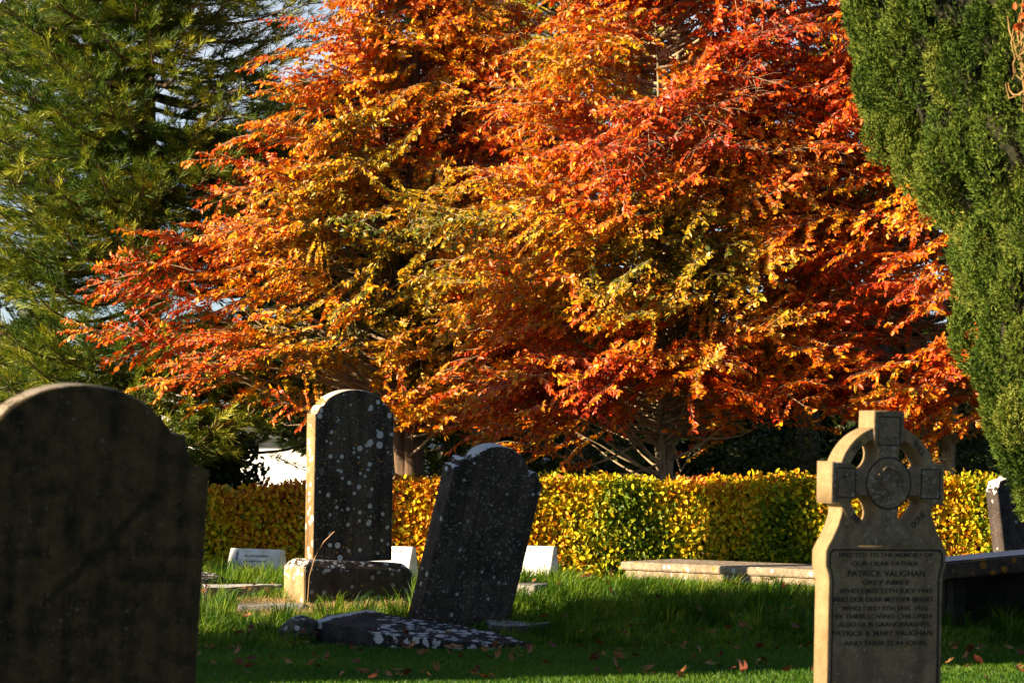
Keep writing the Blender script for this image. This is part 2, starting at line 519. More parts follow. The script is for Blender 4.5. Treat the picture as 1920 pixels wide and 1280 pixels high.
# ------------------------------------------------------------------ left foreground headstone
c = P(128, 1280, 11.0)
g1 = empty("headstone", (c.x - .062, 11.0, 0.0), (R(3.0), R(2.6), R(27)))
g1.rotation_mode = 'XYZ'
w = .522
out = mirror([(w, -.2), (w, 1.46), (w - .055, 1.475), (w - .085, 1.50), (w - .10, 1.555), (w - .105, 1.595), (w - .16, 1.60)]
             + arc(0, 1.46, .40, .31, 27, 90, 22))
me = prism(out, .15, .012, 3)
link("stone_body", me, M_LEFT, g1)
for s, x, z, wd in [("of Edmond", .31, 1.12, .30), ("who died", .31, 1.02, .28), ("Kilmurry", .08, .92, .40), ("Erected", -.28, 1.10, .34), ("aged 68", -.05, .80, .30)]:
    m_ = text_mesh(s, wd, .055, .001, -.012); m_.transform(front(x, z, -.0755))
    link("inscription_line", m_, M_INKL, g1)
tag(g1, "big dark round-topped headstone nearest the camera with a diagonal crack", "headstone")

# ------------------------------------------------------------------ tall lichen headstone on its plinth
c = P(662, 1118, 22.6)
g2 = empty("headstone", (c.x - .038, 22.6, .19), (R(0), 0, R(28)))
w = .345
zt = .35
out = mirror([(w, zt), (w, zt + 1.165), (w - .022, zt + 1.175), (w - .032, zt + 1.20), (w - .05, zt + 1.225), (w - .068, zt + 1.232)]
             + arc(0, zt + 1.18, .285, .177, 20, 90, 22))
me = prism(out, .16, .010, 3)
me.transform(Matrix.Translation((0, 0, -zt)) )
me.transform(Matrix.Rotation(R(2.0), 4, 'X')); me.transform(Matrix.Translation((0, 0, zt)))
body = link("stone_slab", me, M_TALL, g2)
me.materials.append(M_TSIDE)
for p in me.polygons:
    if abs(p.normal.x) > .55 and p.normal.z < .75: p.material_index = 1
bm = bmesh.new()
hx, hy = .47, .20
vs = []
for (x, y, z) in [(hx, hy, 0), (hx, hy, .29), (hx - .06, hy - .05, .352)]:
    vs.append([bm.verts.new((sx * x, sy * y, z - (.028 * sx * x / hx if z > 0 else .12))) for sx, sy in ((-1, -1), (1, -1), (1, 1), (-1, 1))])
for k in range(2):
    for i in range(4):
        bm.faces.new((vs[k][i], vs[k][(i + 1) % 4], vs[k + 1][(i + 1) % 4], vs[k + 1][i]))
bm.faces.new(vs[2]); bm.faces.new(list(reversed(vs[0])))
bmesh.ops.bevel(bm, geom=[e for e in bm.edges], offset=.008, segments=2, affect='EDGES')
bm.normal_update()
me = bpy.data.meshes.new("plinth"); bm.to_mesh(me); bm.free()
pl = link("plinth", me, M_PLINTH, g2)
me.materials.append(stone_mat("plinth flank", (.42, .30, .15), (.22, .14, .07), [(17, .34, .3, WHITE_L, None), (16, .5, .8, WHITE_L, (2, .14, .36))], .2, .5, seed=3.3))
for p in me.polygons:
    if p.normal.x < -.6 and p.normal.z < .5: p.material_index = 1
tag(g2, "tall upright black headstone dotted with round white lichen on a wide plinth", "headstone")

# ------------------------------------------------------------------ leaning headstone with scrolled shoulders
c = P(868, 1172, 21.5)
g3 = empty("headstone", (c.x - .055, 21.5, float(c.z) - .05))
g3.rotation_mode = 'QUATERNION'
rot = Matrix.Rotation(R(13.5), 4, 'Y') @ Matrix.Rotation(R(3), 4, 'X') @ Matrix.Rotation(R(30), 4, 'Z')
g3.rotation_quaternion = rot.to_quaternion()
w = .39
half = [(w, -.15), (w, 1.225), (w - .012, 1.238), (w - .035, 1.240)]
half += arc(w - .083, 1.262, .045, .045, -20, 150, 10)
half += [(w - .135, 1.262), (w - .142, 1.266)]
half += arc(0, 1.225, .262, .225, 14, 90, 20)
link("stone_slab", prism(mirror(half), .17, .010, 3), M_LEAN, g3)
tag(g3, "dark speckled headstone with scrolled shoulders, leaning far to the right", "headstone")

# ------------------------------------------------------------------ fallen slab at its foot
pts = [(590, 1165, 20.95), (612, 1152, 21.15), (690, 1141, 21.35), (722, 1150, 21.35), (790, 1160, 21.15), (860, 1172, 20.98), (930, 1186, 20.8), (992, 1203, 20.55),
       (950, 1206, 20.42), (860, 1203, 20.38), (790, 1196, 20.42), (720, 1188, 20.5), (680, 1180, 20.55), (640, 1172, 20.7)]
org = P(760, 1190, 20.8)
bm = bmesh.new()
top = [bm.verts.new(P(*q) - org) for q in pts]
bot = [bm.verts.new(Vector((v.co.x * .98, v.co.y + .02, v.co.z - .22))) for v in top]
n = len(top)
bm.faces.new(top)
bm.faces.new(list(reversed(bot)))
for i in range(n): bm.faces.new((top[(i + 1) % n], top[i], bot[i], bot[(i + 1) % n]))
bmesh.ops.recalc_face_normals(bm, faces=bm.faces[:])
bmesh.ops.triangulate(bm, faces=[f for f in bm.faces if len(f.verts) > 4])
bmesh.ops.subdivide_edges(bm, edges=bm.edges[:], cuts=3, use_grid_fill=True)
for v in bm.verts:
    p = np.array([[v.co.x, v.co.y, v.co.z]])
    v.co += Vector((wob(p, 9, 1)[0], wob(p, 9, 2)[0], wob(p, 9, 3)[0])) * .008
me = bpy.data.meshes.new("fallen_slab"); bm.to_mesh(me); bm.free()
o = link("fallen_slab", me, M_SLAB); o.location = org
tag(o, "fallen dark stone slab crusted with white lichen at the foot of the leaning headstone", "stone slab")

# ------------------------------------------------------------------ celtic cross
c = P(1660, 1280, 16.0)
CR = R(24)
g4 = empty("celtic_cross", (c.x - .048, 16.0, 0), (0, R(1.3), CR))
KX = 333 * math.cos(R(31)); CX = 1656
def lx(px): return (px - CX) / KX
def lz(py): return EYE + (800 - py) / 333.3
body = mirror([(.372, -.25), (.370, .74), (.376, .78), (.392, .82), (.392, .905), (.378, .935), (.345, .99), (.315, 1.05), (.295, 1.11), (.290, 1.16)] + [(x_, z_) for x_, z_ in arc(0, 1.285, .300, .300, -26, -90, 16)])
body = [p for p in body]
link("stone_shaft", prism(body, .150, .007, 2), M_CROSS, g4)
cz = 1.285
r_n = .098
def notch(sx, sz, a0, a1, n=12, c0=.164):
    return [(sx * (c0 + r_n * math.cos(R(a0 + (a1 - a0) * i / n))), cz + sz * (c0 + r_n * math.sin(R(a0 + (a1 - a0) * i / n)))) for i in range(n + 1)]
rt = [(.212, .932), (.150, .99), (.110, 1.05)]
rt += notch(1, -1, 130, 325)[0:]
rt += [(.365, 1.168), (.365, 1.402)]
rt += list(reversed(notch(1, 1, 130, 325)))
rt += [(.098, 1.69)]
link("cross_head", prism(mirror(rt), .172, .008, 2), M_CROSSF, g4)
ringo = arc(0, cz, .325, .325, 0, 360, 72)[:-1]
ringi = arc(0, cz, .262, .262, 0, 360, 72)[:-1]
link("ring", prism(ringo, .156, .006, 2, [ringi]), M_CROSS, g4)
d = prism(arc(0, cz, .138, .138, 0, 360, 48)[:-1], .020, .006, 2); d.transform(Matrix.Translation((0, -.084, 0)))
link("boss", d, M_CROSSF, g4)
def frame(x0, x1, z0, z1, wd=.007):
    q = [(x0, z0), (x1, z0), (x1, z1), (x0, z1)]; q2 = [(x0 + wd, z0 + wd), (x1 - wd, z0 + wd), (x1 - wd, z1 - wd), (x0 + wd, z1 - wd)]
    f_ = prism(q, .004, .001, 1, [q2]); f_.transform(Matrix.Translation((0, -.0865, 0))); return f_
for q in [(-.075, .075, cz + .21, cz + .375), (.21, .340, cz - .085, cz + .085), (-.340, -.21, cz - .085, cz + .085)]:
    link("carved_frame", frame(*q), M_INK, g4)
    bx0, bx1, bz0, bz1 = q
    kn = [((bx0 + bx1) / 2 + (bx1 - bx0) * .30 * math.sin(2 * t_) , (bz0 + bz1) / 2 + (bz1 - bz0) * .34 * math.sin(3 * t_ + .6)) for t_ in np.linspace(0, 6.283, 60)]
    acc = Acc(); v, f = tube_batch(np.array([[[a_, -.0835, b_] for a_, b_ in kn]]), np.full((1, 60), .008), 6); acc.add(v, f)
    link("knot_relief", acc.mesh("knot_relief", True), M_CROSSF, g4)
acc = Acc(); tt_ = np.linspace(0, 6.283, 48)
v, f = tube_batch(np.array([[[.085 * math.cos(t_), -.094 + .004 * math.sin(9 * t_), cz + .085 * math.sin(t_) + .006 * math.sin(11 * t_)] for t_ in tt_]]), np.full((1, 48), .008), 6); acc.add(v, f)
link("wreath_relief", acc.mesh("wreath_relief", True), M_CROSSF, g4)
rim = prism(arc(0, cz, .148, .148, 0, 360, 48)[:-1], .004, .001, 1, [arc(0, cz, .140, .140, 0, 360, 48)[:-1]])
rim.transform(Matrix.Translation((0, -.0865, 0)))
link("boss_rim", rim, M_INK, g4)
hp = []
for i in range(40):
    t = 2 * math.pi * i / 40
    hp.append((.0034 * 16 * math.sin(t) ** 3, cz - .005 + .0034 * (13 * math.cos(t) - 5 * math.cos(2 * t) - 2 * math.cos(3 * t) - math.cos(4 * t))))
d = prism(hp, .018, .007, 3); d.transform(Matrix.Translation((0, -.097, 0)))
link("heart_relief", d, M_CROSSF, g4)
# sunk border round the panel
pb = [(.352, -.2), (.350, .74), (.357, .785), (.372, .82), (.372, .892), (.350, .918)]
po = mirror(pb); pi_ = mirror([(x - .011, z - (.010 if i == 5 else .003 if i == 4 else 0)) for i, (x, z) in enumerate(pb)])
d = prism(po, .004, .001, 1, [pi_]); d.transform(Matrix.Translation((0, -.0755, 0)))
link("panel_border", d, M_INK, g4)
lines = [("ERECTED TO THE MEMORY OF", 1566, 1745, 1044, .024), ("OUR DEAR FATHER", 1590, 1718, 1060, .024),
         ("PATRICK VAUGHAN", 1583, 1731, 1080, .034), ("GREY ABBEY", 1611, 1702, 1095, .025),
         ("WHO DIED 25TH JULY 1945", 1567, 1745, 1111, .026), ("AND OUR DEAR MOTHER BRIGID", 1556, 1746, 1127, .027),
         ("WHO DIED 9TH JAN. 1956", 1572, 1738, 1143, .025), ("BY THEIR LOVING CHILDREN", 1560, 1745, 1158, .025),
         ("ALSO OUR GRANDPARENTS", 1567, 1741, 1173, .025), ("PATRICK & MARY VAUGHAN", 1556, 1747, 1190, .029),
         ("AND THEIR SON JOHN", 1578, 1733, 1208, .027)]
for s, a, b, y, h in lines:
    m_ = text_mesh(s, (b - a) / KX * .97, h, .0012, .016); m_.transform(front(lx((a + b) / 2), lz(y) + .006, -.0757))
    link("inscription_line", m_, M_INK, g4)
for s, an, wd in [("THY", 135, .085), ("WILL", 45, .10), ("BE", 225, .06), ("DONE", 315, .11)]:
    rr = .284
    up = an - 90 if an < 180 else an + 90
    x = rr * math.cos(R(an)); z = cz + rr * math.sin(R(an))
    mx = Matrix.Translation((x, -.0787, z)) @ Matrix.Rotation(-R(up), 4, 'Y') @ Matrix.Rotation(R(90), 4, 'X') @ Matrix.Translation((0, -.018, 0))
    m_ = text_mesh(s, wd, .036, .0012, .016); m_.transform(mx)
    link("ring_word", m_, M_INK, g4)
M_CSIDE = stone_mat("clean sandstone flank", (.37, .26, .13), (.22, .15, .07), [(55, .28, .10, (.42, .36, .26), None)], .15, .35, seed=4.9, mott=9)  # side colour brightened to paint in the low sun on the flanks
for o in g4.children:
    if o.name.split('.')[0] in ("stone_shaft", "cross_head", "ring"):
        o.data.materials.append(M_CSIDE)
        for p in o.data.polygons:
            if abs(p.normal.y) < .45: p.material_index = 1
tag(g4, "celtic cross gravestone with ringed head and inscribed panel", "celtic cross")

# ------------------------------------------------------------------ right edge headstone behind the table tomb
c = P(1898, 1060, 23.4)
g5 = empty("headstone", (c.x + .17, 23.4, .10))
g5.rotation_mode = 'QUATERNION'
g5.rotation_quaternion = (Matrix.Rotation(R(-6.5), 4, 'Y') @ Matrix.Rotation(R(24), 4, 'Z')).to_quaternion()
w = .27
out = mirror([(w, -.2), (w, 1.03), (w - .02, 1.045), (w - .04, 1.09), (w - .1, 1.10)] + arc(0, 1.06, .16, .09, 30, 90, 10))
link("stone_slab", prism(out, .17, .010, 2), M_RSTONE, g5)
tag(g5, "grey lichened headstone at the right edge tilting left behind the raised tomb", "headstone")

# ------------------------------------------------------------------ raised tomb on the right
c = P(1765, 1056, 21.0)
g6 = empty("table_tomb", (c.x, 21.0, 0), (0, 0, R(5)))
zt = float(c.z) + .01
bm = bmesh.new()
box_bm(bm, (.82, .32, zt - .065), (1.75, .60, .13))
for v in bm.verts: v.co.z += .085 * v.co.x
bmesh.ops.bevel(bm, geom=bm.edges[:], offset=.014, segments=2, affect='EDGES')
me = bpy.data.meshes.new("top_slab"); bm.to_mesh(me); bm.free()
link("top_slab", me, M_TOMB, g6)
M_DK = plain_mat("damp black stone", (.010, .009, .007), (.022, .019, .014), 9, .95, .6)  # near-black colour paints in the deep shade under the tomb slab
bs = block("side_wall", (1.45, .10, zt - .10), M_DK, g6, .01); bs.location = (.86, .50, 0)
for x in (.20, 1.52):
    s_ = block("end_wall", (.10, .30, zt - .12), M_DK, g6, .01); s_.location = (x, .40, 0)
tag(g6, "raised tomb slab with orange lichen on its edge, right of the celtic cross", "tomb")

# ------------------------------------------------------------------ long sunlit ledger on short supports
a = P(1163, 1052, 24.5); b = P(1560, 1070, 22.95)
ang = math.atan2(b.y - a.y, b.x - a.x); ln = math.hypot(b.x - a.x, b.y - a.y)
g7 = empty("table_tomb", (a.x, a.y, 0), (0, 0, ang))
bm = bmesh.new()
zt = float(a.z)
box_bm(bm, (ln / 2, .36, zt - .033), (ln, .72, .066))
box_bm(bm, (ln / 2, .375, zt - .105), (ln - .05, .69, .074))
bmesh.ops.bevel(bm, geom=bm.edges[:], offset=.009, segments=2, affect='EDGES')
me = bpy.data.meshes.new("top_slab"); bm.to_mesh(me); bm.free()
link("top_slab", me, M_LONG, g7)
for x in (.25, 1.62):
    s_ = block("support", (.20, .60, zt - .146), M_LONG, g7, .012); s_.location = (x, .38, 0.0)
tag(g7, "long pale ledger slab lying low behind the grass mound in front of the hedge", "tomb")

# ------------------------------------------------------------------ white desk plaques
def plaque(px0, px1, pyt, Y, lines, label, mat=M_MARBLE, phi=33, emblem=False):
    wd = (px1 - px0) / F * Y / math.cos(R(phi))
    m = P((px0 + px1) / 2, pyt, Y)
    t = empty("grave_plaque", (m.x, Y, 0), (0, 0, R(-phi)))
    z1 = float(m.z); z0 = float(G(m.x, Y)) - .02; h = z1 - z0
    bm = bmesh.new()
    prof = [(-.13, z0), (-.02, z1), (.03, z1 - .005), (.09, z0)]
    L_ = [bm.verts.new((-wd / 2, y, z)) for y, z in prof]; Rr = [bm.verts.new((wd / 2, y, z)) for y, z in prof]
    bm.faces.new(L_); bm.faces.new(list(reversed(Rr)))
    for i in range(4): bm.faces.new((L_[i], Rr[i], Rr[(i + 1) % 4], L_[(i + 1) % 4]))
    bmesh.ops.recalc_face_normals(bm, faces=bm.faces[:])
    bmesh.ops.bevel(bm, geom=bm.edges[:], offset=.004, segments=2, affect='EDGES')
    me = bpy.data.meshes.new("plaque_stone"); bm.to_mesh(me); bm.free()
    link("plaque_stone", me, mat, t)
    tilt = math.atan2(.11, h)
    for s, x, f, wdt, hh in lines:
        z = z1 - f
        y = -.02 - (z1 - z) / h * .11 - .0012
        mx = Matrix.Translation((x * wd, y, z)) @ Matrix.Rotation(-tilt, 4, 'X') @ Matrix.Rotation(R(90), 4, 'X')
        m_ = text_mesh(s, wdt * wd, hh, .001, .004); m_.transform(mx)
        link("inscription_line", m_, M_GREY, t)
    if emblem:
        d = prism([(0, .05), (.012, .02), (.009, -.02), (.014, -.045), (-.012, -.045), (-.008, -.01), (-.013, .015)], .003, .0008, 1)
        z = z1 - .06; y = -.02 - .06 / h * .11 - .001
        e = link("emblem", d, M_GREY, t)
        e.location = (-.34 * wd, y, z); e.rotation_euler = (-tilt, 0, 0)
    tag(t, label, "grave plaque")
    return t
plaque(432, 533, 1028, 25.2, [("MRS. KATHLEEN MURPHY", .04, .072, .46, .022), ("LATE OF NEWTOWN PLACE", .04, .115, .44, .016)],
       "grey white memorial plaque in long grass left of the tall lichened headstone", emblem=True)
plaque(682, 777, 1023, 25.0, [("THE DALY FAMILY", .10, .05, .62, .022)], "white plaque half hidden behind the tall headstone and its plinth")
plaque(930, 1040, 1022, 24.8, [("RIP  JOE", -.08, .05, .5, .022)], "bright white plaque showing right of the leaning headstone")

# ------------------------------------------------------------------ kerbs and loose stones
def stone(name, px, py, Y, s, mat, label, cat, rz=0, rough=.02, seed=0, cuts=3, tilt=0, sink=.0):
    p = P(px, py, Y)
    if name == "rock":
        bm = bmesh.new(); bmesh.ops.create_icosphere(bm, subdivisions=4, radius=1)
        for v in bm.verts:
            q = np.array([list(v.co)])
            k_ = 1 + .22 * wob(q, 1.6, seed)[0] + .09 * wob(q, 4.5, seed + 1)[0] + .04 * wob(q, 11, seed + 2)[0]
            v.co = Vector((v.co.x * s[0] * .55 * k_, v.co.y * s[1] * .55 * k_, s[2] * (.25 + .75 * v.co.z * k_)))
        me = bpy.data.meshes.new(name); bm.to_mesh(me); bm.free(); o = link(name, me, mat)
    else:
        o = block(name, s, mat, None, .012, rough, seed, cuts)
    o.location = (p.x, Y, float(p.z) - sink); o.rotation_euler = (0, R(tilt), R(rz))
    tag(o, label, cat)
    return o
stone("kerb_stone", 455, 1127, 22.9, (.62, .30, .13), M_RSTONE, "dark mossy kerb stone in the grass between left headstone and plinth", "kerb stone", 10, .012, 3)
stone("kerb_stone", 508, 1143, 22.1, (.52, .30, .05), M_PALE, "thin pale flat kerb stone in front of the plinth", "kerb stone", 6, .008, 4)
stone("kerb_stone", 980, 1113, 22.9, (.34, .40, .085), M_PALE, "short white kerb stone in grass right of the leaning headstone", "kerb stone", -20, .008, 6)
stone("rock", 382, 1096, 23.4, (.30, .2, .10), M_ROCK, "small rounded rock behind the right edge of the foreground headstone", "rock", 0, .03, 8)
stone("rock", 556, 1194, 20.9, (.26, .22, .14), M_ROCK, "rough brown rock against the left end of the fallen slab", "rock", 0, .05, 9, 4)
stone("base_stone", 968, 1192, 21.35, (.44, .3, .11), M_ROCK, "low brown base stone sunk under the right foot of the leaning headstone", "base stone", 12, .02, 12)

# ------------------------------------------------------------------ house, boundary wall
HW = plain_mat("white render", (.72, .71, .68), (.82, .81, .79), 1.5, .9, .05)
HR = plain_mat("dark slate", (.06, .06, .065), (.11, .11, .115), 6, .7, .3)
HD = plain_mat("dark frame", (.015, .015, .018), (.03, .03, .03), 6, .5, .1)
house = empty("house", (-5.2, 48, -1.1), (0, 0, R(-22)))
def hmesh(name, boxes, mat, parent):
    bm = bmesh.new()
    for c_, s_ in boxes: box_bm(bm, c_, s_)
    me = bpy.data.meshes.new(name); bm.to_mesh(me); bm.free()
    return link(name, me, mat, parent)
hmesh("wall", [((1.0, 3, 1.27), (6.0, 6, 2.54))], HW, house)
gab = prism([(-2.6, 0), (.4, 0), (.4, 2.75), (-1.1, 3.9), (-2.6, 2.75)], .3, .01, 1); gab.transform(Matrix.Translation((0, -.05, 0)))
link("gable", gab, HW, house)
rf = prism([(-.6, 2.56), (6.9, 2.56), (6.9, 2.70), (3.2, 4.6), (-.6, 4.6)], .2, .01, 1)
bm = bmesh.new()
vsf = [bm.verts.new(q) for q in [(.42, -.35, 2.50), (4.4, -.35, 2.50), (4.4, 3.0, 4.3), (.42, 3.0, 4.3), (.42, -.35, 2.60), (4.4, -.35, 2.60), (4.4, 3.0, 4.42), (.42, 3.0, 4.42)]]
for f in [(0, 3, 2, 1), (4, 5, 6, 7), (0, 1, 5, 4), (1, 2, 6, 5), (2, 3, 7, 6), (3, 0, 4, 7)]: bm.faces.new([vsf[i] for i in f])
me = bpy.data.meshes.new("roof"); bm.to_mesh(me); bm.free()
link("roof", me, HR, house)
wf = hmesh("window", [((1.45, -.03, 1.62), (.9, .08, .10)), ((1.02, -.02, 1.12), (.06, .06, .9)), ((1.88, -.02, 1.12), (.06, .06, .9))], HD, house)
NG = NT("window glass"); NG.b.inputs["Base Color"].default_value = (.02, .025, .03, 1); NG.b.inputs["Roughness"].default_value = .1
hmesh("pane", [((1.45, -.012, 1.12), (.8, .03, .9))], NG.m, wf)
tag(house, "white rendered house with slate roof seen through a gap left of the tall headstone", "house")
bw = block("boundary_wall", (9.0, .3, 2.4), plain_mat("ochre wall render", (.20, .14, .07), (.30, .21, .10), 3, .9, .4), None, .02, .01, 5, 2)
bw.location = (3.0, 36, -1.42)
tag(bw, "ochre boundary wall in shade behind the trees and hedge", "wall")

# ------------------------------------------------------------------ colours
def pal(cols, t):
    """piecewise-linear palette lookup, t in 0..1"""
    cols = np.array(cols); n = len(cols) - 1
    t = np.clip(t, 0, 1) * n
    i = np.minimum(t.astype(int), n - 1); f = (t - i)[:, None]
    return cols[i] * (1 - f) + cols[i + 1] * f

BEECH = [(.06, .095, .006), (.19, .17, .008), (.58, .37, .008), (.80, .33, .007), (.80, .165, .004), (.66, .065, .004), (.34, .024, .004)]

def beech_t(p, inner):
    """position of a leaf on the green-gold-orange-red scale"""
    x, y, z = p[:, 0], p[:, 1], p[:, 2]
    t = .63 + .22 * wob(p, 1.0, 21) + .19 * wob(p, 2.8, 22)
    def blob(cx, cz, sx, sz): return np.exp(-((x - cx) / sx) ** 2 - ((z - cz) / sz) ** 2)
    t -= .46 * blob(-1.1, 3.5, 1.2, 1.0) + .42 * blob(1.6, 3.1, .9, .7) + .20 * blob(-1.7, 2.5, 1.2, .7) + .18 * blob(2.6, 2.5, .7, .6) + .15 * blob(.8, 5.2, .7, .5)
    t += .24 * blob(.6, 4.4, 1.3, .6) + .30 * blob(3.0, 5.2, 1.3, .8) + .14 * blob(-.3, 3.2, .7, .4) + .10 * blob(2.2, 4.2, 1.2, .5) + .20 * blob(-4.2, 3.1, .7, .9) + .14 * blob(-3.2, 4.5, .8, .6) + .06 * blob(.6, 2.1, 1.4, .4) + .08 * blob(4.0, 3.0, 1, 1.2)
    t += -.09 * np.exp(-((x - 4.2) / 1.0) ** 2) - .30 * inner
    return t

# ------------------------------------------------------------------ beech trees
def beech(name, base, H, prof, nplates, label, trunk_r, seed, stems=3, extra=(), yback=.35, z0=1.75, zl=0.0, thin=.0, bark=None):
    """prof: list of (z, left radius, right radius)"""
    r = np.random.default_rng(seed)
    bx, by = base
    root = empty(name, (bx, by, float(G(bx, by))))
    B = np.array([bx, by, float(G(bx, by))])
    pz = np.array([q[0] for q in prof]); pl_ = np.array([q[1] for q in prof]); pr_ = np.array([q[2] for q in prof])
    def rad(z, phi):
        l = np.interp(z, pz, pl_); rr = np.interp(z, pz, pr_)
        cx = math.cos(phi)
        dep = .5 * (l + rr) * .85
        side = rr if cx > 0 else l
        return 1 / math.sqrt((cx / side) ** 2 + (math.sin(phi) / dep) ** 2)
    wood = Acc(); leaf = Acc(); twig = Acc()
    # stems: one bole that forks low into several near-vertical leaders
    fork = .55
    sp = []
    for k in range(stems):
        an = 2 * math.pi * k / stems + r.uniform(0, 1) - 1.2
        sprd = r.uniform(.45, 1.0) if k else .25
        m = 9
        zz = np.linspace(0, 1, m)
        pts = np.zeros((m, 3))
        off = sprd * np.clip((zz * H - fork) / (H - fork), 0, 1) ** .7
        pts[:, 0] = np.cos(an) * off + .05 * np.sin(zz * 9 + k) * zz
        pts[:, 1] = np.sin(an) * off + .05 * np.cos(zz * 8 + k) * zz
        pts[:, 2] = zz * H - .15 * (zz == 0)
        rr = trunk_r * (1 - zz * .93) * (1 if k == 0 else .75)
        rr[0] *= 1.35
        sp.append((pts, rr))
        v, f = tube_batch(pts[None], rr[None], 9)
        wood.add(v, f)
    me = wood.mesh("trunk", True)
    link("trunk", me, bark or M_BARK, root)
    # plates = branches carrying flat sprays of leaves
    plates = []
    for i in range(nplates):
        phi = r.uniform(-math.pi, 0) if r.random() > yback else r.uniform(0, math.pi)
        z = r.uniform(z0 + zl * max(0, -math.cos(phi)), min(H - .3, 6.9))
        if z > 4.9 and math.sin(phi) < -.2 and r.random() < (.65 if z > 5.0 and abs(phi + 1.57) < .45 else thin): continue
        fr = r.uniform(.38, 1.0) ** .6
        Rq = rad(z, phi) * fr
        if fr > .6 and wob(np.array([[bx + Rq * math.cos(phi), by + Rq * math.sin(phi), z * 1.6]]), 1.7, 200)[0] < -.60: continue
        plates.append((z, phi, fr, 1.0))
    for e in extra: plates.append(e)
    lp = []; ld = []; lnn = []; lL = []; inn = []
    tw_p = []; tw_r = []; br_p = []; br_r = []
    for (z, phi, fr, dens) in plates:
        Rr = rad(z, phi)
        o = np.array([math.cos(phi), math.sin(phi), 0])
        tipr = Rr * fr
        blen = min(r.uniform(.9, 1.5), tipr * .9)
        startr = max(tipr - blen, .06)
        rise = r.uniform(-.18, .45)
        tip = o * tipr + np.array([0, 0, z - B[2]])
        st = o * startr + np.array([0, 0, z - B[2] - rise * blen])
        sd_ = np.cross(o, [0, 0, 1.0])
        side = sd_ * r.uniform(-.25, .25)
        # limb from stem to start, then the branch itself
        stem = sp[r.integers(len(sp))][0]
        zz0 = max(min(r.uniform(.9, 1.9), z - B[2] - .15), z - B[2] - rise * blen - startr * r.uniform(.2, .8))
        s0 = np.array([np.interp(zz0, stem[:, 2], stem[:, q]) for q in range(3)])
        ctl = s0 * .45 + st * .55 + np.array([0, 0, -.10 * startr])
        tt = np.linspace(0, 1, 5)[:, None]
        limb = (1 - tt) ** 2 * s0 + 2 * tt * (1 - tt) * ctl + tt ** 2 * st
        br_p.append(limb); br_r.append(np.linspace(.014 + .005 * startr, .007, 5))
        bt = np.linspace(0, 1, 7)[:, None]
        mid = (st + tip) / 2 + np.array([0, 0, .09 * blen]) + side * .4
        br = (1 - bt) ** 2 * st + 2 * bt * (1 - bt) * mid + bt ** 2 * (tip + np.array([0, 0, -.10 * blen]))
        tw_p.append(br[::2]); tw_r.append(np.linspace(.009, .0035, 4))
        # plate normal: mostly up, leaning outward to the light
        pn = unit(np.array([-.35, -.15, .8]) + o * r.uniform(.2, 1.0) + r.normal(size=3) * .30)
        nt = int(r.integers(10, 15))
        for k in range(nt):
            f_ = .12 + .86 * k / (nt - 1)
            bp = np.array([np.interp(f_, bt[:, 0], br[:, q]) for q in range(3)])
            ax = unit(br[min(6, int(f_ * 6) + 1)] - br[max(0, int(f_ * 6) - 1)])
            sgn = 1 if k % 2 else -1
            tl = blen * (.50 - .30 * f_) * r.uniform(.75, 1.25)
            sv = unit(np.cross(pn, ax)) * sgn
            td = unit(ax * r.uniform(.55, 1.0) + sv * r.uniform(.5, .95) + r.normal(size=3) * .14)
            if k == nt - 1: td = ax; tl = .16
            te = bp + td * tl + np.array([0, 0, -.10 * tl])
            tw_p.append(np.stack([bp, bp + td * tl * .35 + pn * .01, bp + td * tl * .7, te])); tw_r.append(np.array([.004, .003, .0022, .0015]))
            nl = max(3, int(tl / .0185))
            for j in range(nl):
                if r.random() > dens: continue
                q = (j + .6) / nl
                pp = bp + td * tl * q + np.array([0, 0, -.10 * tl * q * q])
                s2 = 1 if j % 2 else -1
                sv2 = unit(np.cross(pn, td)) * s2
                lp.append(pp); ld.append(td * r.uniform(.35, .9) + sv2 * r.uniform(.4, .9) + np.array([0, 0, r.uniform(-.75, .15)]))
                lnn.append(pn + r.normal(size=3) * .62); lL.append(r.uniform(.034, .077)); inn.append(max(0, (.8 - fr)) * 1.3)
    lp = np.array(lp); ld = np.array(ld); lnn = np.array(lnn); lL = np.array(lL); inn = np.array(inn)
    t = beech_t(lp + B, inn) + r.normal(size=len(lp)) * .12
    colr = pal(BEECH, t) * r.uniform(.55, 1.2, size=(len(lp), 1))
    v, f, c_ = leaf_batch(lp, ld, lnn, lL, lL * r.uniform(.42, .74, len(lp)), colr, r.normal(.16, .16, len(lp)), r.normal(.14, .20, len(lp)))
    leaf.add(v, f, c_)
    link("crown", leaf.mesh("crown"), M_LEAF, root)
    tw = Acc()
    v, f = tube_batch(np.array(tw_p), np.array(tw_r), 3); tw.add(v, f)
    v, f = tube_batch(np.array(br_p), np.array(br_r), 5); tw.add(v, f)
    link("branches", tw.mesh("branches", True), M_TWIG, root)
    tag(root, label, "beech tree", "beeches in autumn leaf behind the hedge")
    return root, len(lp)

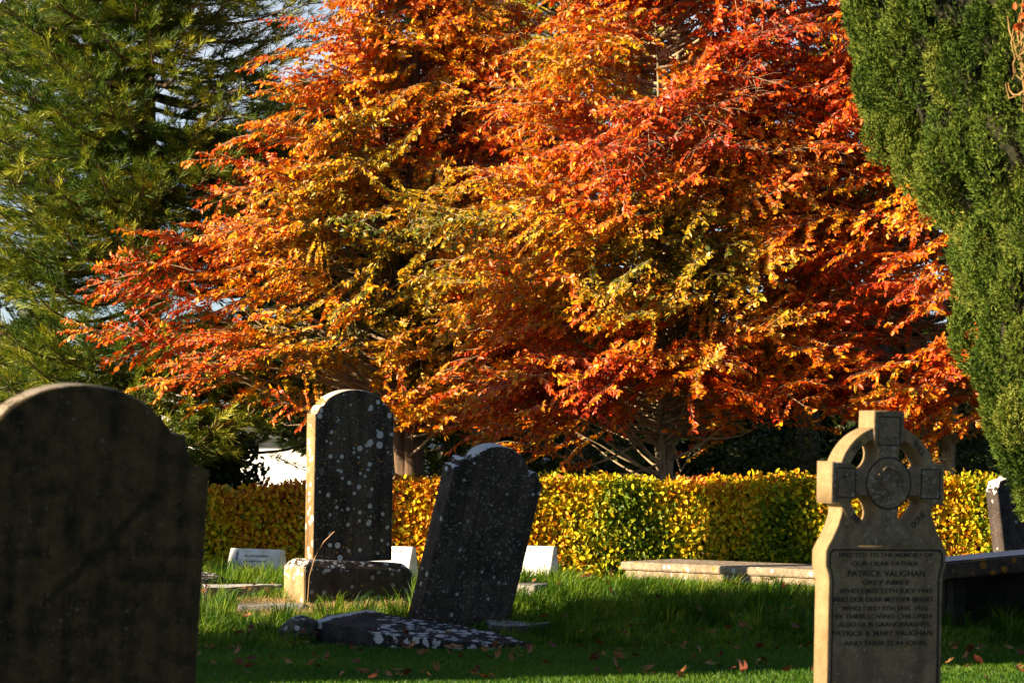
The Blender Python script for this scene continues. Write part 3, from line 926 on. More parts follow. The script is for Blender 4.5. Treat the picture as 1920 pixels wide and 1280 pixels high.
nA = beech("beech_tree", (-1.12, 31.0), 8.2,
           [(1.6, 2.3, 1.6), (2.2, 3.3, 1.9), (3.0, 3.7, 2.0), (3.8, 3.0, 2.0), (4.6, 2.2, 2.0), (5.2, 1.75, 1.8), (6.0, 1.05, 1.5), (7.0, .6, .9)],
           560, "orange beech with a dark thick trunk, its boughs reaching left over the tall headstone", .135, 3, 3,
           [(3.25, -math.pi + .05, 1.0, 1), (3.1, -math.pi + .35, 1.02, 1), (2.4, -math.pi + .25, .98, 1), (2.75, -math.pi + .2, 1.05, 1), (3.8, -math.pi + .15, 1.03, 1),
            (4.6, -math.pi + .12, 1.06, 1), (4.75, -math.pi + .3, 1.0, 1), (4.9, -math.pi + .5, 1.0, 1), (5.6, -math.pi + .3, 1.3, 1), (6.1, -math.pi + .2, 1.5, .8)], zl=.35, thin=.2, bark=M_CBARK)[1]
nB = beech("beech_tree", (1.56, 29.0), 8.2,
           [(1.55, 2.2, 2.3), (2.2, 2.7, 2.7), (3.0, 2.7, 2.7), (4.0, 2.6, 2.7), (4.5, 2.5, 2.6), (5.0, 2.1, 2.6), (5.5, 1.7, 2.6), (6.2, 1.3, 2.5), (7.0, 1.1, 2.0)],
           680, "red and orange beech with a pale forked trunk in the middle of the hedge", .052, 7, 4,
           [(4.35, -math.pi / 2 + q, .97, .22) for q in (-.2, .1, .35, .55, .8)] + [(4.5 + .12 * j, -math.pi / 2 + .12 * j, 1.0, .15) for j in range(-3, 5)], z0=1.72, thin=.2)[1]
nC = beech("beech_tree", (4.30, 28.4), 7.8,
           [(1.5, 1.9, 1.6), (2.2, 2.3, 2.0), (3.0, 2.4, 2.2), (4.0, 2.3, 2.1), (5.0, 1.9, 1.9), (6.0, 1.6, 1.6), (7.0, 1.2, 1.2)],
           400, "bright orange beech with a slim sunlit trunk next to the yew", .085, 13, 2)[1]
beech("beech_tree", (-.35, 32.6), 8.6, [(1.6, 1.2, 1.2), (3.0, 1.4, 1.4), (4.5, 1.4, 1.3), (5.2, 1.3, 1.3), (6.0, 1.2, 1.15), (7.5, 1.0, .9)],
      130, "slender golden orange beech standing back between the left and the middle beech", .07, 17, 2)
print("beech leaves", nA, nB, nC)

# ------------------------------------------------------------------ hedge
hl = empty("hedge", (1.0, 27.1, float(G(1.0, 27.1))))
HB = np.array(hl.location)
def hedge_top(x): return 1.075 + .02 * np.sin(x * 3.1) + .014 * np.sin(x * 7.7) + .01 * np.sin(x * 17) - .10 * smooth(-1.0, -3.0, x)
nh = 72000
hx_ = rng.uniform(-5.5, 8.0, nh)
lay = rng.random(nh)
top = rng.random(nh) < .22
hz_ = rng.uniform(0.02, 1, nh) ** .9 * hedge_top(hx_)
hy_ = 26.72 + np.abs(rng.normal(0, .06, nh)) * 1.0 + (.03 * np.sin(hx_ * 5) + .03 * np.sin(hz_ * 6 + hx_ * 2.3))
hz_ = np.where(top, hedge_top(hx_) + rng.normal(-.02, .032, nh), hz_)
hy_ = np.where(top, 26.72 + rng.uniform(0, .85, nh), hy_)
hp_ = np.stack([hx_, hy_, hz_ + 0 * hx_], 1)
nrm = np.where(top[:, None], np.array([[0, -.3, 1.0]]), np.array([[-.25, -1.0, .35]])) + rng.normal(size=(nh, 3)) * .55
dd = np.where(top[:, None], np.array([[0, 0, .5]]), np.array([[0, -.25, -.45]])) + rng.normal(size=(nh, 3)) * .6
HED = [(.05, .10, .006), (.15, .22, .008), (.42, .42, .010), (.76, .54, .012), (.80, .40, .010), (.64, .17, .008), (.30, .05, .006)]
th = .44 + .24 * wob(hp_, 1.1, 40) + .17 * wob(hp_, 3.4, 41) + rng.normal(size=nh) * .16
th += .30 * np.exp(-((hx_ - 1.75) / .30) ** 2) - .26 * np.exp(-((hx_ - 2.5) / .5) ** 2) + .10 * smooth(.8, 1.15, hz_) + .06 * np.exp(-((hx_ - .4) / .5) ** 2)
th += .26 * smooth(-1.6, -2.1, hx_)
th += -.06 * np.exp(-((hx_ + 2.4) / .6) ** 2) + .10 * np.exp(-((hx_ - 4.0) / .4) ** 2)
hc = pal(HED, th) * rng.uniform(.75, 1.2, (nh, 1))
hL = rng.uniform(.032, .068, nh)
acc = Acc()
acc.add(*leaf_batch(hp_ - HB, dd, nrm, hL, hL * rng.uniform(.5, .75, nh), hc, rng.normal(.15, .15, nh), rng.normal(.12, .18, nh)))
# inner leaves that close the hedge
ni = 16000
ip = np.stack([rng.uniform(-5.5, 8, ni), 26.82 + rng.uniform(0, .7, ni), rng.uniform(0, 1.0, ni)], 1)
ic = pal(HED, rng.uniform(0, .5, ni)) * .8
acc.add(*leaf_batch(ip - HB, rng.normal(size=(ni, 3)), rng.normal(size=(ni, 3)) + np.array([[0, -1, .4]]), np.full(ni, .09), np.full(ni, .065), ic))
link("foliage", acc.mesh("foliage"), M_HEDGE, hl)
st = []
for i in range(90):
    x = rng.uniform(-5.4, 7.9); y = 27.15 + rng.uniform(-.15, .15)
    z0_ = float(G(x, y)) - .05
    st.append([[x, y, z0_], [x + rng.normal() * .06, y + rng.normal() * .08, .5], [x + rng.normal() * .15, y + rng.normal() * .2, 1.0]])
v, f = tube_batch(np.array(st) - HB, np.tile([.02, .014, .006], (90, 1)), 5)
acc = Acc(); acc.add(v, f)
link("stems", acc.mesh("stems", True), M_TWIG, hl)
tag(hl, "clipped low beech hedge in yellow, green and orange leaf running across behind the graves", "hedge")

# ------------------------------------------------------------------ conifers
def conifer(name, base, H, rad_fn, nbr, cols, label, cat, seed, zmin=.5, plume=(.30, .55), per=10, blades=46, bl=(.09, .17), bw=.012, droop=.25, upturn=.5,
            trunk_r=.2, front_bias=.3, group=None, extra=(), azim=None, cw=1.0, zpow=1.0, q0=.28):
    r = np.random.default_rng(seed)
    root = empty(name, (base[0], base[1], float(G(*base))))
    zb = float(G(*base))
    zz = np.linspace(0, 1, 8)
    pts = np.stack([.04 * np.sin(zz * 7), .04 * np.cos(zz * 6), zz * H - .1], 1)
    v, f = tube_batch(pts[None], (trunk_r * (1 - zz * .93) + .01)[None], 10)
    tr = Acc(); tr.add(v, f)
    link("trunk", tr.mesh("trunk", True), M_CBARK, root)
    bp = []; brd = []; pos = []; dr = []; nl = []; LL = []; tcol = []
    tw = []; twr = []
    jobs = []
    for i in range(nbr):
        z = zmin + (H - zmin - .1) * r.random() ** zpow
        phi = r.uniform(-math.pi, 0) if r.random() < .5 + front_bias else r.uniform(0, math.pi)
        jobs.append((z, phi, rad_fn(z) * r.uniform(.72, 1.08)))
    jobs += list(extra)
    for (z, phi, Lb) in jobs:
        btint = r.normal() * .16
        o = np.array([math.cos(phi), math.sin(phi), 0.0]); sv = np.cross([0, 0, 1.0], o)
        m = 8
        t = np.linspace(0, 1, m)
        bend = r.uniform(-.2, .2)
        br = o * (t * Lb)[:, None] + sv * (bend * Lb * t * t)[:, None] + np.array([0, 0, 1.0]) * (z + Lb * (-droop * t * 1.3 + (droop * .9 + .12) * t ** 3 * upturn * 2))[:, None]
        bp.append(br); brd.append(np.linspace(.012 + .012 * Lb, .004, m))
        npl = max(3, int(per * Lb / 2.0))
        for k in range(npl):
            q = q0 + (1 - q0) * (k + r.random() * .5) / npl
            c0 = np.array([np.interp(q, t, br[:, j]) for j in range(3)])
            sgn = 1 if k % 2 else -1
            a = unit(o * r.uniform(.35, 1.0) + sv * sgn * r.uniform(.2, 1.0) + np.array([0, 0, r.uniform(-.35, .75) * upturn * 2]))
            if k == npl - 1: a = unit(o + np.array([0, 0, .35]))
            off = a * r.uniform(0, .25) * Lb * .5 * (1.1 - q)
            pl0 = c0 + off
            Lp = r.uniform(*plume)
            tw.append(np.stack([c0, pl0, pl0 + a * Lp * .8])); twr.append(np.array([.006, .004, .002]))
            nb = int(blades * r.uniform(.7, 1.3))
            s = r.random(nb) ** .8
            rv = unit(r.normal(size=(nb, 3)))
            pos.append(pl0 + a * (s * Lp)[:, None] + rv * .018)
            dr.append(a * r.uniform(.7, 1.3, (nb, 1)) + rv * .62 + np.array([0, 0, .12]))
            nl.append(unit(r.normal(size=(nb, 3))))
            LL.append(r.uniform(bl[0], bl[1], nb) * (1.15 - .5 * s))
            tcol.append(np.full(nb, r.uniform(.15, .85) + btint) + r.normal(size=nb) * .14)
    acc = Acc()
    acc.add(*tube_batch(np.array(bp), np.array(brd), 5)); acc.add(*tube_batch(np.array(tw), np.array(twr), 3))
    link("branches", acc.mesh("branches", True), M_CBARK, root)
    pos = np.concatenate(pos); dr = np.concatenate(dr); nl = np.concatenate(nl); LL = np.concatenate(LL); tcol = np.concatenate(tcol)
    acc = Acc()
    acc.add(*blade_batch(pos, dr, nl, LL, np.full(len(LL), bw) * r.uniform(.7, 1.3, len(LL)), pal(cols, tcol)))
    link("crown", acc.mesh("crown"), M_NEEDLE, root)
    tag(root, label, cat, group)
    return len(LL)

SEQ = [(.022, .055, .008), (.07, .135, .010), (.19, .24, .012), (.40, .39, .03)]
exb = [(1.75, -.35, 1.25), (1.5, -.55, 1.25), (1.25, -.3, 1.15), (1.6, -.8, 1.4), (1.9, -.15, 1.3), (1.1, -.6, 1.0), (1.4, -.2, 1.0), (2.0, -.5, 1.5), (2.3, -.3, 1.7), (2.4, -.4, 1.9), (2.6, -.2, 1.8)]
nq = conifer("conifer", (-4.25, 33.0), 12.0, lambda z: np.interp(z, [0, 1.5, 4, 7.5, 12], [2.0, 2.2, 2.3, 1.9, .3]), 560, SEQ,
             "large green conifer with feathery drooping boughs filling the upper left", "conifer", 31, zmin=1.3, per=14, blades=70, front_bias=.42, q0=.10, extra=exb, zpow=.9, bw=.0115, trunk_r=.16)
# a second, smaller one further left closes the frame edge
nq += conifer("conifer", (-7.1, 38.5), 11.0, lambda z: np.interp(z, [0, 2, 6, 11], [1.9, 2.0, 1.7, .3]), 230, SEQ,
              "green conifer at the far left edge behind the large feathery one", "conifer", 32, zmin=.8, per=13, blades=46, bw=.018)
GOLD = [(.16, .17, .010), (.36, .33, .014), (.58, .48, .02), (.72, .58, .04)]
DARK = [(.010, .022, .008), (.022, .038, .010), (.04, .058, .014), (.06, .08, .02)]
nq += conifer("golden_cypress", (.85, 38.6), 9.8, lambda z: np.interp(z, [0, 3, 7, 9.5], [1.5, 1.5, 1.3, .4]), 230, GOLD,
              "golden yellow cypress showing above and between the middle beeches", "cypress", 33, zmin=2.2, per=12, blades=40, bl=(.06, .12), bw=.02, droop=-.35, upturn=.2)
nq += conifer("golden_cypress", (4.1, 39.8), 9.6, lambda z: np.interp(z, [0, 3, 7, 9.2], [1.2, 1.2, .8, .3]), 90, GOLD,
              "golden cypress top peeping over the red beech near the yew", "cypress", 34, zmin=3.0, per=10, blades=36, bl=(.06, .12), bw=.02, droop=-.35, upturn=.2)
for i, (x, y, h, rr, lab) in enumerate([
        (-.9, 41.5, 9.8, 1.5, "dark evergreen far behind the left beech and the tall headstone"),
        (-1.95, 37.6, 6.4, 1.9, "rounded dark evergreen low behind the left beech, right above the tall headstone"),
        (.1, 43.5, 10.5, 1.6, "dark evergreen just left of the golden cypress in the background"),
        (2.5, 42.5, 10.5, 1.8, "dark evergreen between the two golden cypresses in the background"),
        (5.4, 42.0, 10, 1.8, "dark evergreen behind the bright orange beech on the right"),
        (7.4, 38.0, 9.5, 1.8, "dark evergreen in the background behind the yew at the right edge")]):
    nq += conifer("evergreen_tree", (x, y), h, lambda z, rr=rr, h=h: np.interp(z, [0, 3, 7, h], [rr, rr, rr * .8, .25]), 170, DARK,
                  lab, "evergreen tree", 50 + i, zmin=1.9 if x == -1.95 else .3, per=11, blades=40, bl=(.14, .28), bw=.05, group="dark evergreens behind the beeches")
PINE = [(.05, .06, .025), (.09, .10, .04), (.13, .14, .06), (.17, .17, .08)]
nq += conifer("pine_tree", (-2.72, 42.0), 7.7, lambda z: np.interp(z, [0, 4, 6.5, 7.7], [1.0, 1.0, .7, .2]), 70, PINE,
              "grey green pine top against the patch of sky at the upper left", "pine", 61, zmin=3.5, per=9, blades=46, bl=(.10, .16), bw=.016, plume=(.18, .3), droop=-.1)
print("needles", nq)

# dark shrubs under the beeches behind the hedge
def shrub(base, H, rad, n, cols, label, seed, L=(.05, .09)):
    r = np.random.default_rng(seed)
    root = empty("shrub", (base[0], base[1], float(G(*base))))
    u = unit(r.normal(size=(n, 3))); u[:, 2] = np.abs(u[:, 2])
    rr = r.random(n) ** .45
    p = u * rr[:, None] * np.array([[rad, rad * .8, H]])
    p *= (1 + .22 * wob(u, 3.0, seed))[:, None]
    acc = Acc()
    ll = r.uniform(*L, n)
    t = r.uniform(0, .7, n) + .2 * wob(p, 4, seed + 1)
    acc.add(*leaf_batch(p, r.normal(size=(n, 3)) + u * .6, u + r.normal(size=(n, 3)) * .6, ll, ll * .62, pal(cols, t)))
    link("foliage", acc.mesh("foliage"), M_HEDGE, root)
    m = 14
    e = u[:m] * np.array([[rad, rad * .8, H]]) * .8
    tb = np.stack([np.zeros((m, 3)) - np.array([[0, 0, .05]]), e * .5 + np.array([[0, 0, .15]]), e], 1)
    acc = Acc(); acc.add(*tube_batch(tb, np.tile([.02, .012, .005], (m, 1)), 5))
    link("stems", acc.mesh("stems", True), M_CBARK, root)
    tag(root, label, "shrub", "shrubs in the shade behind the hedge")
SHR = [(.02, .04, .008), (.06, .09, .012), (.16, .18, .02), (.30, .27, .03)]
shrub((-.55, 33.2), 1.75, .75, 3600, SHR, "yellow green shrub behind the hedge between the tall and leaning headstones", 71)
shrub((-3.42, 33.4), 1.75, .52, 5200, DARK, "dark evergreen shrub hiding the left end of the white house behind the hedge", 75, (.06, .12))
shrub((.75, 34.0), 1.9, 1.1, 4200, SHR[:3], "dark shrub behind the hedge just right of the leaning headstone", 72)
shrub((3.1, 33.0), 1.9, 1.3, 4200, SHR[:3], "dark shrub behind the hedge left of the celtic cross", 73)
shrub((5.0, 32.5), 1.9, 1.2, 3600, SHR[:3], "dark shrub behind the hedge right of the celtic cross", 74)

# far wood that closes the horizon
r_ = np.random.default_rng(300)
n = 26000
wx = r_.uniform(-14, 22, n); wz = r_.random(n) ** .8
topz = 4.2 + 1.2 * np.sin(wx * .9) + .7 * np.sin(wx * 2.3 + 1)
wx = np.where((wx > -9.5) & (wx < -1.2), wx + 12, wx)
wp = np.stack([wx, 66 + r_.uniform(-2, 2, n) + .8 * np.sin(wx * 1.4), -1.1 + wz * topz], 1)
acc = Acc(); acc.add(*leaf_batch(wp, r_.normal(size=(n, 3)), r_.normal(size=(n, 3)) + np.array([[0, -1, .5]]), r_.uniform(.3, .6, n), r_.uniform(.2, .4, n), pal(DARK, r_.random(n))))
tag(link("far_wood", acc.mesh("far_wood"), M_HEDGE), "dark far off wood along the horizon", "wood", None, 'stuff')

# ------------------------------------------------------------------ yew
YEW = [(.022, .05, .006), (.060, .105, .011), (.125, .17, .020), (.23, .25, .040)]
def yew_mesh(prof, seed, arc_from, arc_to, ndl, nL=(.021, .035), nW=.0105):
    """rounded upright lumps of shoots packed over the surface of revolution prof=[(z,r)]"""
    r = np.random.default_rng(seed)
    pz = np.array([q[0] for q in prof]); pr = np.array([q[1] for q in prof])
    acc = Acc(); tot = 0
    zc = pz[0]; row = 0
    while zc < pz[-1]:
        rz_ = float(np.interp(zc, pz, pr))
        ncol = max(4, int(6.283 * rz_ / .31))
        for k_ in range(ncol):
            phi = (k_ + .5 * (row % 2) + r.normal() * .15) * 6.283 / ncol - math.pi * 1.5
            if not arc_from <= phi <= arc_to: continue
            z = zc + r.normal() * .08
            w = r.uniform(.10, .165); h = w * r.uniform(1.3, 2.1)
            o = np.array([math.cos(phi), math.sin(phi), 0.])
            rad = max(.05, float(np.interp(z, pz, pr)) - w - .03 + r.normal() * .05)
            ctr = o * rad + np.array([0, 0, z])
            ax = unit(np.array([0, 0, 1.0]) + o * r.uniform(.05, .4) + r.normal(size=3) * .12)
            nsp = int(ndl / 8)
            u = unit(r.normal(size=(nsp, 3)) + o * .55 + np.array([0, 0, .15]))
            ua = (u @ ax)[:, None]
            tip = np.clip(ua, -1, 1)
            p0 = ctr + (u - ua * ax) * w * (1 - .35 * np.maximum(tip, 0)) + ax * ua * h + u * r.normal(size=(nsp, 1)) * .014
            sdv = unit(u * .55 + ax * .75 + r.normal(size=(nsp, 3)) * .28)
            k = nsp * 8
            q = np.tile(np.linspace(0, 1, 8), nsp)
            sdr = np.repeat(sdv, 8, 0); rv2 = unit(r.normal(size=(k, 3)))
            pos = np.repeat(p0, 8, 0) + sdr * (q * .05 - .02)[:, None]
            nn = unit(np.cross(sdr * .8 + rv2 * .55, r.normal(size=(k, 3))))
            t = .5 + r.normal() * .14 + np.repeat(r.normal(size=nsp) * .15, 8) + .18 * (q - .5)  # colour darkens toward each sprig's base to paint in clump shade
            L = r.uniform(nL[0], nL[1], k)
            acc.add(*blade_batch(pos, sdr * .8 + rv2 * .65, nn, L, np.full(k, nW), pal(YEW, t))); tot += k
        zc += .36; row += 1
    return acc.mesh("crown"), tot

def yew_core(prof, seed):
    """upright stems plus an added dark core that stands in for crevice shade"""
    r = np.random.default_rng(seed)
    pz = np.array([q[0] for q in prof]); pr = np.array([q[1] for q in prof])
    st = []; rd = []
    for i in range(420):
        phi = r.uniform(0, 6.283); f1 = math.sqrt(r.random()) * .82
        zt_ = r.uniform(pz[0] + .3, pz[-1]); zb_ = max(.0, zt_ - r.uniform(1.0, 2.2))
        a = [math.cos(phi), math.sin(phi)]
        ra = np.interp(zb_, pz, pr) * f1 * .8; rb = np.interp(zt_, pz, pr) * f1
        st.append([[a[0] * ra, a[1] * ra, zb_], [a[0] * (ra + rb) / 2, a[1] * (ra + rb) / 2, (zb_ + zt_) / 2], [a[0] * rb, a[1] * rb, zt_]])
        rd.append([.05, .045, .02])
    st.append([[0, 0, -.1], [0, 0, 1.0], [0, 0, pz[-1] * .8]]); rd.append([.3, .28, .1])
    acc = Acc(); acc.add(*tube_batch(np.array(st), np.array(rd), 6))
    # added rough core surface, kept dark to paint shade into the crevices
    nz_, na_ = 60, 90
    zz_ = np.linspace(pz[0] + .15, pz[-1] - .25, nz_); aa_ = np.linspace(0, 6.2832, na_ + 1)[:-1]
    ZZ, AA = np.meshgrid(zz_, aa_, indexing='ij')
    RR = np.maximum(np.interp(ZZ, pz, pr) - .27, .06)
    q3 = np.stack([np.cos(AA) * RR, np.sin(AA) * RR, ZZ], -1).reshape(-1, 3)
    RR = np.maximum(RR.ravel() + .05 * wob(q3, 4, 1) + .04 * wob(q3, 11, 2), .05)
    q3[:, 0] = np.cos(AA.ravel()) * RR; q3[:, 1] = np.sin(AA.ravel()) * RR
    i_ = np.arange(nz_ - 1)[:, None] * na_; k_ = np.arange(na_)[None, :]; k2_ = (k_ + 1) % na_
    acc.add(q3, np.stack([i_ + k_, i_ + k2_, i_ + na_ + k2_, i_ + na_ + k_], -1).reshape(-1, 4))
    return acc.mesh("stems", True)

YX, YY0 = 4.55, 19.2
def yr(px, py):        # left outline of the yew in the photo -> radius at height
    q = P(px, py, YY0); return (float(q.z) - 0, YX - float(q.x))
prof = [yr(1912, 960), yr(1885, 880), yr(1850, 820), yr(1838, 740), yr(1810, 640), yr(1790, 560), yr(1783, 480), yr(1760, 405), yr(1690, 330), yr(1650, 250), yr(1612, 140), yr(1585, 60), yr(1560, -40), (5.2, 2.2), (6.2, 1.7), (7.0, .9)]
yw = empty("yew_tree", (YX, YY0, 0))
ym, ny_ = yew_mesh(prof, 81, -math.pi - .8, -.7, 3000)
link("crown", ym, M_YEW, yw)
M_YCORE = plain_mat("yew inside twigs", (.010, .012, .005), (.03, .028, .012), 25, .95, .8)  # near-black colour paints the shade between the clumps
link("stems", yew_core(prof, 82), M_YCORE, yw)
tag(yw, "dense dark green yew with upright clumped shoots along the right edge", "yew tree")
print("yew needles", ny_)

# bleached climbing stems on the yew
its = []; rd = []
c0 = P(1905, 90, 17.0)
r_ = np.random.default_rng(90)
top_pts = [((1925, 60), (1905, 90), (1893, 60), (1889, 30)), ((1925, 95), (1903, 110), (1896, 80), (1901, 50)), ((1925, 130), (1908, 108), (1900, 75), (1910, 40)),
           ((1930, 120), (1915, 150), (1905, 140), (1900, 115)), ((1930, 165), (1905, 180), (1892, 185), (1885, 158)), ((1915, 178), (1900, 178), (1893, 170), (1890, 155)),
           ((1925, 70), (1914, 105), (1907, 60), (1912, 25)), ((1930, 20), (1918, 60), (1913, 110), (1918, 160)), ((1905, 108), (1900, 120), (1902, 140), (1898, 150)), ((1922, -30), (1914, 40), (1916, 110), (1921, 200)), ((1930, -20), (1922, 50), (1924, 120), (1917, 210))]
for q in top_pts:
    its.append([list(P(a, b, 17.15 + .04 * i) - c0) for i, (a, b) in enumerate(q)]); rd.append([.007, .006, .005, .003])
M_DEAD = plain_mat("bleached stem", (.20, .115, .035), (.36, .22, .08), 20, .8, .2)
dv = empty("climbing_stem", c0)
acc = Acc(); acc.add(*tube_batch(np.array(its), np.array(rd), 6)); link("stems", acc.mesh("stems", True), M_DEAD, dv)
n = 16
lp_ = np.array([list(P(r_.uniform(1903, 1925), r_.uniform(10, 62), 17.1) - c0) for _ in range(n)])
acc = Acc(); acc.add(*leaf_batch(lp_, r_.normal(size=(n, 3)), r_.normal(size=(n, 3)) + np.array([[0, -1, 0]]), np.full(n, .05), np.full(n, .035), np.tile([[.5, .10, .015]], (n, 1))))
link("leaves", acc.mesh("leaves"), M_FALLEN, dv)
tag(dv, "bare bleached climber stems hanging on the yew at the top right", "climber")

# unseen yews added beyond the left frame edge to shade lawn, stones and hedge
def shade_yew(x, y, s, label, src=[None]):
    if src[0] is None:
        pr2 = [(.2, .7), (1.0, 1.25), (3.0, 1.7), (4.6, 1.5), (5.8, .9), (6.6, .2)]
        m1, _ = yew_mesh(pr2, 85, -math.pi * 1.5, math.pi * .5, 200, (.10, .16), .05)
        src[0] = (m1, yew_core(pr2, 86))
    t = empty("yew_tree", (x, y, 0)); t.scale = s
    link("crown", src[0][0], M_YEW, t); link("stems", src[0][1], M_CBARK, t)
    tag(t, label, "yew tree", "unseen yews added on the left for their shade")
shade_yew(-8.6, 16.95, (1.06, 1.06, 1.0), "broad yew added outside the left edge of the view to shade the lawn")
shade_yew(-9.6, 24.6, (.42, .42, 1.0), "slim yew added outside the view to shade the left end of the hedge")
shade_yew(-9.2, 22.75, (.14, .14, .9), "very thin yew added outside the left edge of the view to shade the hedge")

# ------------------------------------------------------------------ grass
def scatter(n, y0, y1, margin=.5, x0=None):
    y = rng.uniform(y0, y1, n); hw = .18 * y + margin
    x = rng.uniform(-1, 1, n) * hw
    return x, y
# mown lawn
n = 105000
x, y = scatter(n, 16.6, 20.7)
pos = np.stack([x, y, G(x, y) - .005], 1)
H = rng.uniform(.022, .05, n) * (1 + .25 * wob(pos, 2.0, 5))
lean = rng.normal(size=(n, 3)) * .35; lean[:, 2] = 0
GR = [(.022, .085, .004), (.045, .135, .005), (.085, .19, .007), (.16, .24, .012)]
colg = pal(GR, .5 + .2 * wob(pos, 1.5, 6) + rng.normal(size=n) * .2)
acc = Acc(); acc.add(*grass_batch(pos, lean, H, rng.uniform(.004, .007, n), rng.uniform(-.7, .7, n), colg))
tag(link("mown_grass", acc.mesh("mown_grass"), M_GRASS), "short mown green lawn in the foreground strip", "grass", None, 'stuff')
# long grass
n = 150000
x, y = scatter(n, 20.35, 26.7)
pos = np.stack([x, y, G(x, y) - .01], 1)
cl = wob(pos, 2.2, 8); cl2 = wob(pos, 5.0, 9)
keep = np.ones(n, bool)
def clear_box(cx, cy, rz, hx, hy):
    dx = x - cx; dy = y - cy
    a_ = dx * math.cos(rz) + dy * math.sin(rz); b_ = -dx * math.sin(rz) + dy * math.cos(rz)
    return ~((np.abs(a_) < hx) & (np.abs(b_) < hy))
keep &= clear_box(g2.location.x, 22.6, R(28), .50, .25)
keep &= clear_box(g2.location.x - .1, 22.2, R(10), .62, .28) | (rng.random(n) < .12)
keep &= clear_box(g3.location.x, 21.5, R(30), .40, .14)
keep &= clear_box(org.x, 20.85, R(-8), .66, .36)
keep &= clear_box(P(508, 1143, 22.1).x, 22.1, R(6), .27, .30)
keep &= clear_box(P(455, 1127, 22.9).x, 22.9, R(10), .33, .22)
keep &= clear_box(P(980, 1113, 22.9).x, 22.85, R(-20), .18, .26)
H = np.clip(.11 + .055 * cl + .03 * cl2, .04, .3) * rng.uniform(.6, 1.35, n)
H *= 1 - .4 * smooth(22.4, 23.2, y) * smooth(.3, .8, x)
H *= .35 + .65 * smooth(20.35, 20.9, y)
H *= 1 + .35 * np.exp(-((x - .9) / 1.2) ** 2 - ((y - 22.6) / .9) ** 2)
wind = np.stack([.55 + .5 * cl2, -.25 + .4 * cl, 0 * x], 1)
lean = wind + rng.normal(size=(n, 3)) * .42; lean[:, 2] = 0
LG = [(.024, .085, .003), (.055, .155, .004), (.12, .235, .007), (.28, .35, .012), (.42, .36, .09)]
colg = pal(LG, .38 + .15 * cl + rng.normal(size=n) * .17 + .22 * smooth(23.0, 24.2, y))  # far grass coloured yellower to paint in the sunlit strip
s_ = keep
# shaggy tufts
nt_ = 1500
tx, ty = scatter(nt_, 20.6, 26.4)
nb_ = 46
tid = np.repeat(np.arange(nt_), nb_)
an_ = rng.uniform(0, 6.283, len(tid)); rr_ = rng.random(len(tid)) ** .5 * .07
x2 = tx[tid] + np.cos(an_) * rr_; y2 = ty[tid] + np.sin(an_) * rr_
x_, y_ = x, y
x, y = x2, y2
k2 = clear_box(g2.location.x, 22.6, R(28), .52, .28) & (clear_box(g2.location.x - .1, 22.15, R(10), .6, .25)) & clear_box(g3.location.x, 21.5, R(30), .45, .2) & clear_box(org.x, 20.85, R(-8), .72, .42) & clear_box(P(508, 1143, 22.1).x, 22.05, R(6), .3, .4) & clear_box(P(455, 1127, 22.9).x, 22.8, R(10), .36, .4) & clear_box(P(980, 1113, 22.9).x, 22.8, R(-20), .2, .35)
x, y = x_, y_
hh_ = rng.uniform(.12, .30, nt_)[tid] * (1 - .5 * smooth(22.4, 23.2, y2) * smooth(.3, .8, x2)) * rng.uniform(.6, 1.2, len(tid)) * (.45 + .55 * smooth(20.6, 21.3, y2))
tl_ = rng.normal(size=(nt_, 3))[tid] * .4 + np.array([[.35, -.3, 0]])
ln_ = tl_ + np.stack([np.cos(an_), np.sin(an_), 0 * an_], 1) * (.3 + .6 * rng.random((len(tid), 1))); ln_[:, 2] = 0
p2 = np.stack([x2, y2, G(x2, y2) - .01], 1)
c2 = pal(LG, .36 + rng.normal(size=nt_)[tid] * .16 + rng.normal(size=len(tid)) * .12 + .15 * smooth(23.2, 24.5, y2))  # tufts follow the same painted sunlight toward the hedge
acc = Acc(); acc.add(*grass_batch(pos[s_], lean[s_], H[s_], rng.uniform(.004, .008, n)[s_], rng.uniform(-.8, .8, n)[s_], colg[s_]))
acc.add(*grass_batch(p2[k2], ln_[k2], hh_[k2], rng.uniform(.004, .0075, len(tid))[k2], rng.uniform(-.8, .8, len(tid))[k2], c2[k2]))
tag(link("long_grass", acc.mesh("long_grass"), M_GRASS), "long uncut green grass on the mound between the graves", "grass", None, 'stuff')
# straw round the plinth
n = 15000
u_ = rng.normal(size=(n, 2))
x = g2.location.x - .22 + u_[:, 0] * .46; y = 22.13 + u_[:, 1] * .19
pos = np.stack([x, y, G(x, y) - .005], 1)
H = rng.uniform(.03, .11, n)
lean = rng.normal(size=(n, 3)) * .9; lean[:, 2] = 0
colg = pal([(.38, .25, .09), (.60, .42, .17), (.72, .55, .28)], rng.random(n))
acc = Acc(); acc.add(*grass_batch(pos, lean, H, rng.uniform(.004, .007, n), rng.uniform(-.8, .8, n), colg))
tag(link("dry_grass", acc.mesh("dry_grass"), M_STRAW), "matted straw coloured dry grass at the foot of the plinth", "dry grass", None, 'stuff')
# one tall seeded stalk
b0 = P(577, 1110, 22.0)
pts = [list(P(a_, b_, 22.0) - b0) for a_, b_ in [(577, 1125), (580, 1080), (590, 1045), (607, 1015), (627, 996)]]
acc = Acc(); v, f = tube_batch(np.array([pts]), np.array([[.004, .0035, .003, .003, .0045]]), 5); acc.add(v, f, np.array([[.5, .30, .14]]))
o = link("dry_stalk", acc.mesh("dry_stalk", True), M_STRAW); o.location = b0
tag(o, "single tall bent dry grass stalk in front of the plinth of the tall headstone", "grass stalk")

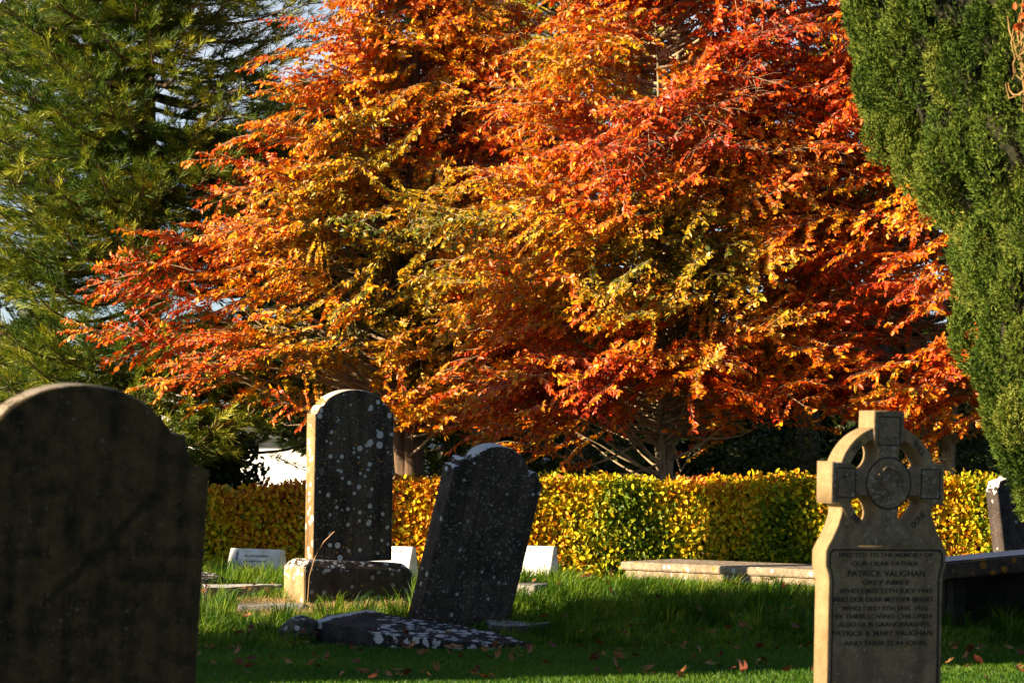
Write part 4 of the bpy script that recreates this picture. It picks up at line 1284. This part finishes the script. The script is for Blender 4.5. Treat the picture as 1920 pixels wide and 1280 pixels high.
# ------------------------------------------------------------------ fallen leaves
def fallen_variant(seed, cols):
    r = np.random.default_rng(seed)
    k = 9
    ang = np.linspace(-2.6, 2.6, k)
    rr = np.where(np.arange(k) % 2 == 0, 1.0, .80) * r.uniform(.75, 1.15, k)
    v = [[0, 0, 0]] + [[math.cos(a_) * q, math.sin(a_) * q * .6, 0] for a_, q in zip(ang, rr)]
    v = np.array(v); v[:, 2] = .35 * v[:, 1] ** 2 * r.uniform(-.4, 1.4) + .30 * v[:, 0] ** 2 * r.uniform(.1, 1.2) + r.normal(size=len(v)) * .07
    f = np.array([[0, i, i + 1] for i in range(1, k)])
    return np_mesh("fallen_leaf", v * .055, f, np.tile([cols], (len(v), 1)))
FC = [(.17, .04, .014), (.26, .085, .02), (.11, .03, .012), (.36, .18, .07), (.22, .05, .016), (.30, .12, .035)]
variants = [fallen_variant(100 + i, FC[i]) for i in range(6)]
for m_ in variants: m_.materials.append(M_FALLEN)
protos = {}
CN = ["dark red", "orange brown", "deep brown", "pale tan", "rust red", "ochre"]
for i in range(330):
    if i < 215: yy = rng.uniform(17.7, 20.6)
    else: yy = rng.uniform(20.6, 23.2)
    xx = rng.uniform(-.12, .185) * yy
    if i < 215 and rng.random() < .25: yy = rng.uniform(20.0, 20.6)
    if xx < -.111 * yy + .0: continue
    if abs(xx - c.x) < 0: continue
    if yy > 20.6 and -1.7 < xx < .05: continue
    k = int(rng.integers(6))
    o = bpy.data.objects.new("fallen_leaf", variants[k]); COL.objects.link(o)
    s = rng.uniform(.45, 1.05)
    o.scale = (s, s, s)
    o.location = (xx, yy, float(G(xx, yy)) + (.052 if yy < 20.5 else .12))
    o.rotation_euler = (rng.normal() * .45, rng.normal() * .45, rng.uniform(0, 6.28))
    where = "on the short mown lawn" if yy < 20.5 else "caught in the long grass of the mound"
    tag(o, CN[k] + " curled fallen leaf " + where, "fallen leaf", CN[k] + " fallen leaves " + where)
# one on the left stone's kerb and one on the leaning stone's head
for px, py, Y, k, lab in [(510, 1108, 22.65, 0, "red fallen leaf lying on the dark mossy kerb stone"), (929, 827, 21.6, 0, "red leaf resting on the arched top of the leaning headstone")]:
    o = bpy.data.objects.new("fallen_leaf", variants[k]); COL.objects.link(o)
    o.location = P(px, py, Y); o.scale = (.6, .6, .6); o.rotation_euler = (.5, .2, 1)
    tag(o, lab, "fallen leaf")
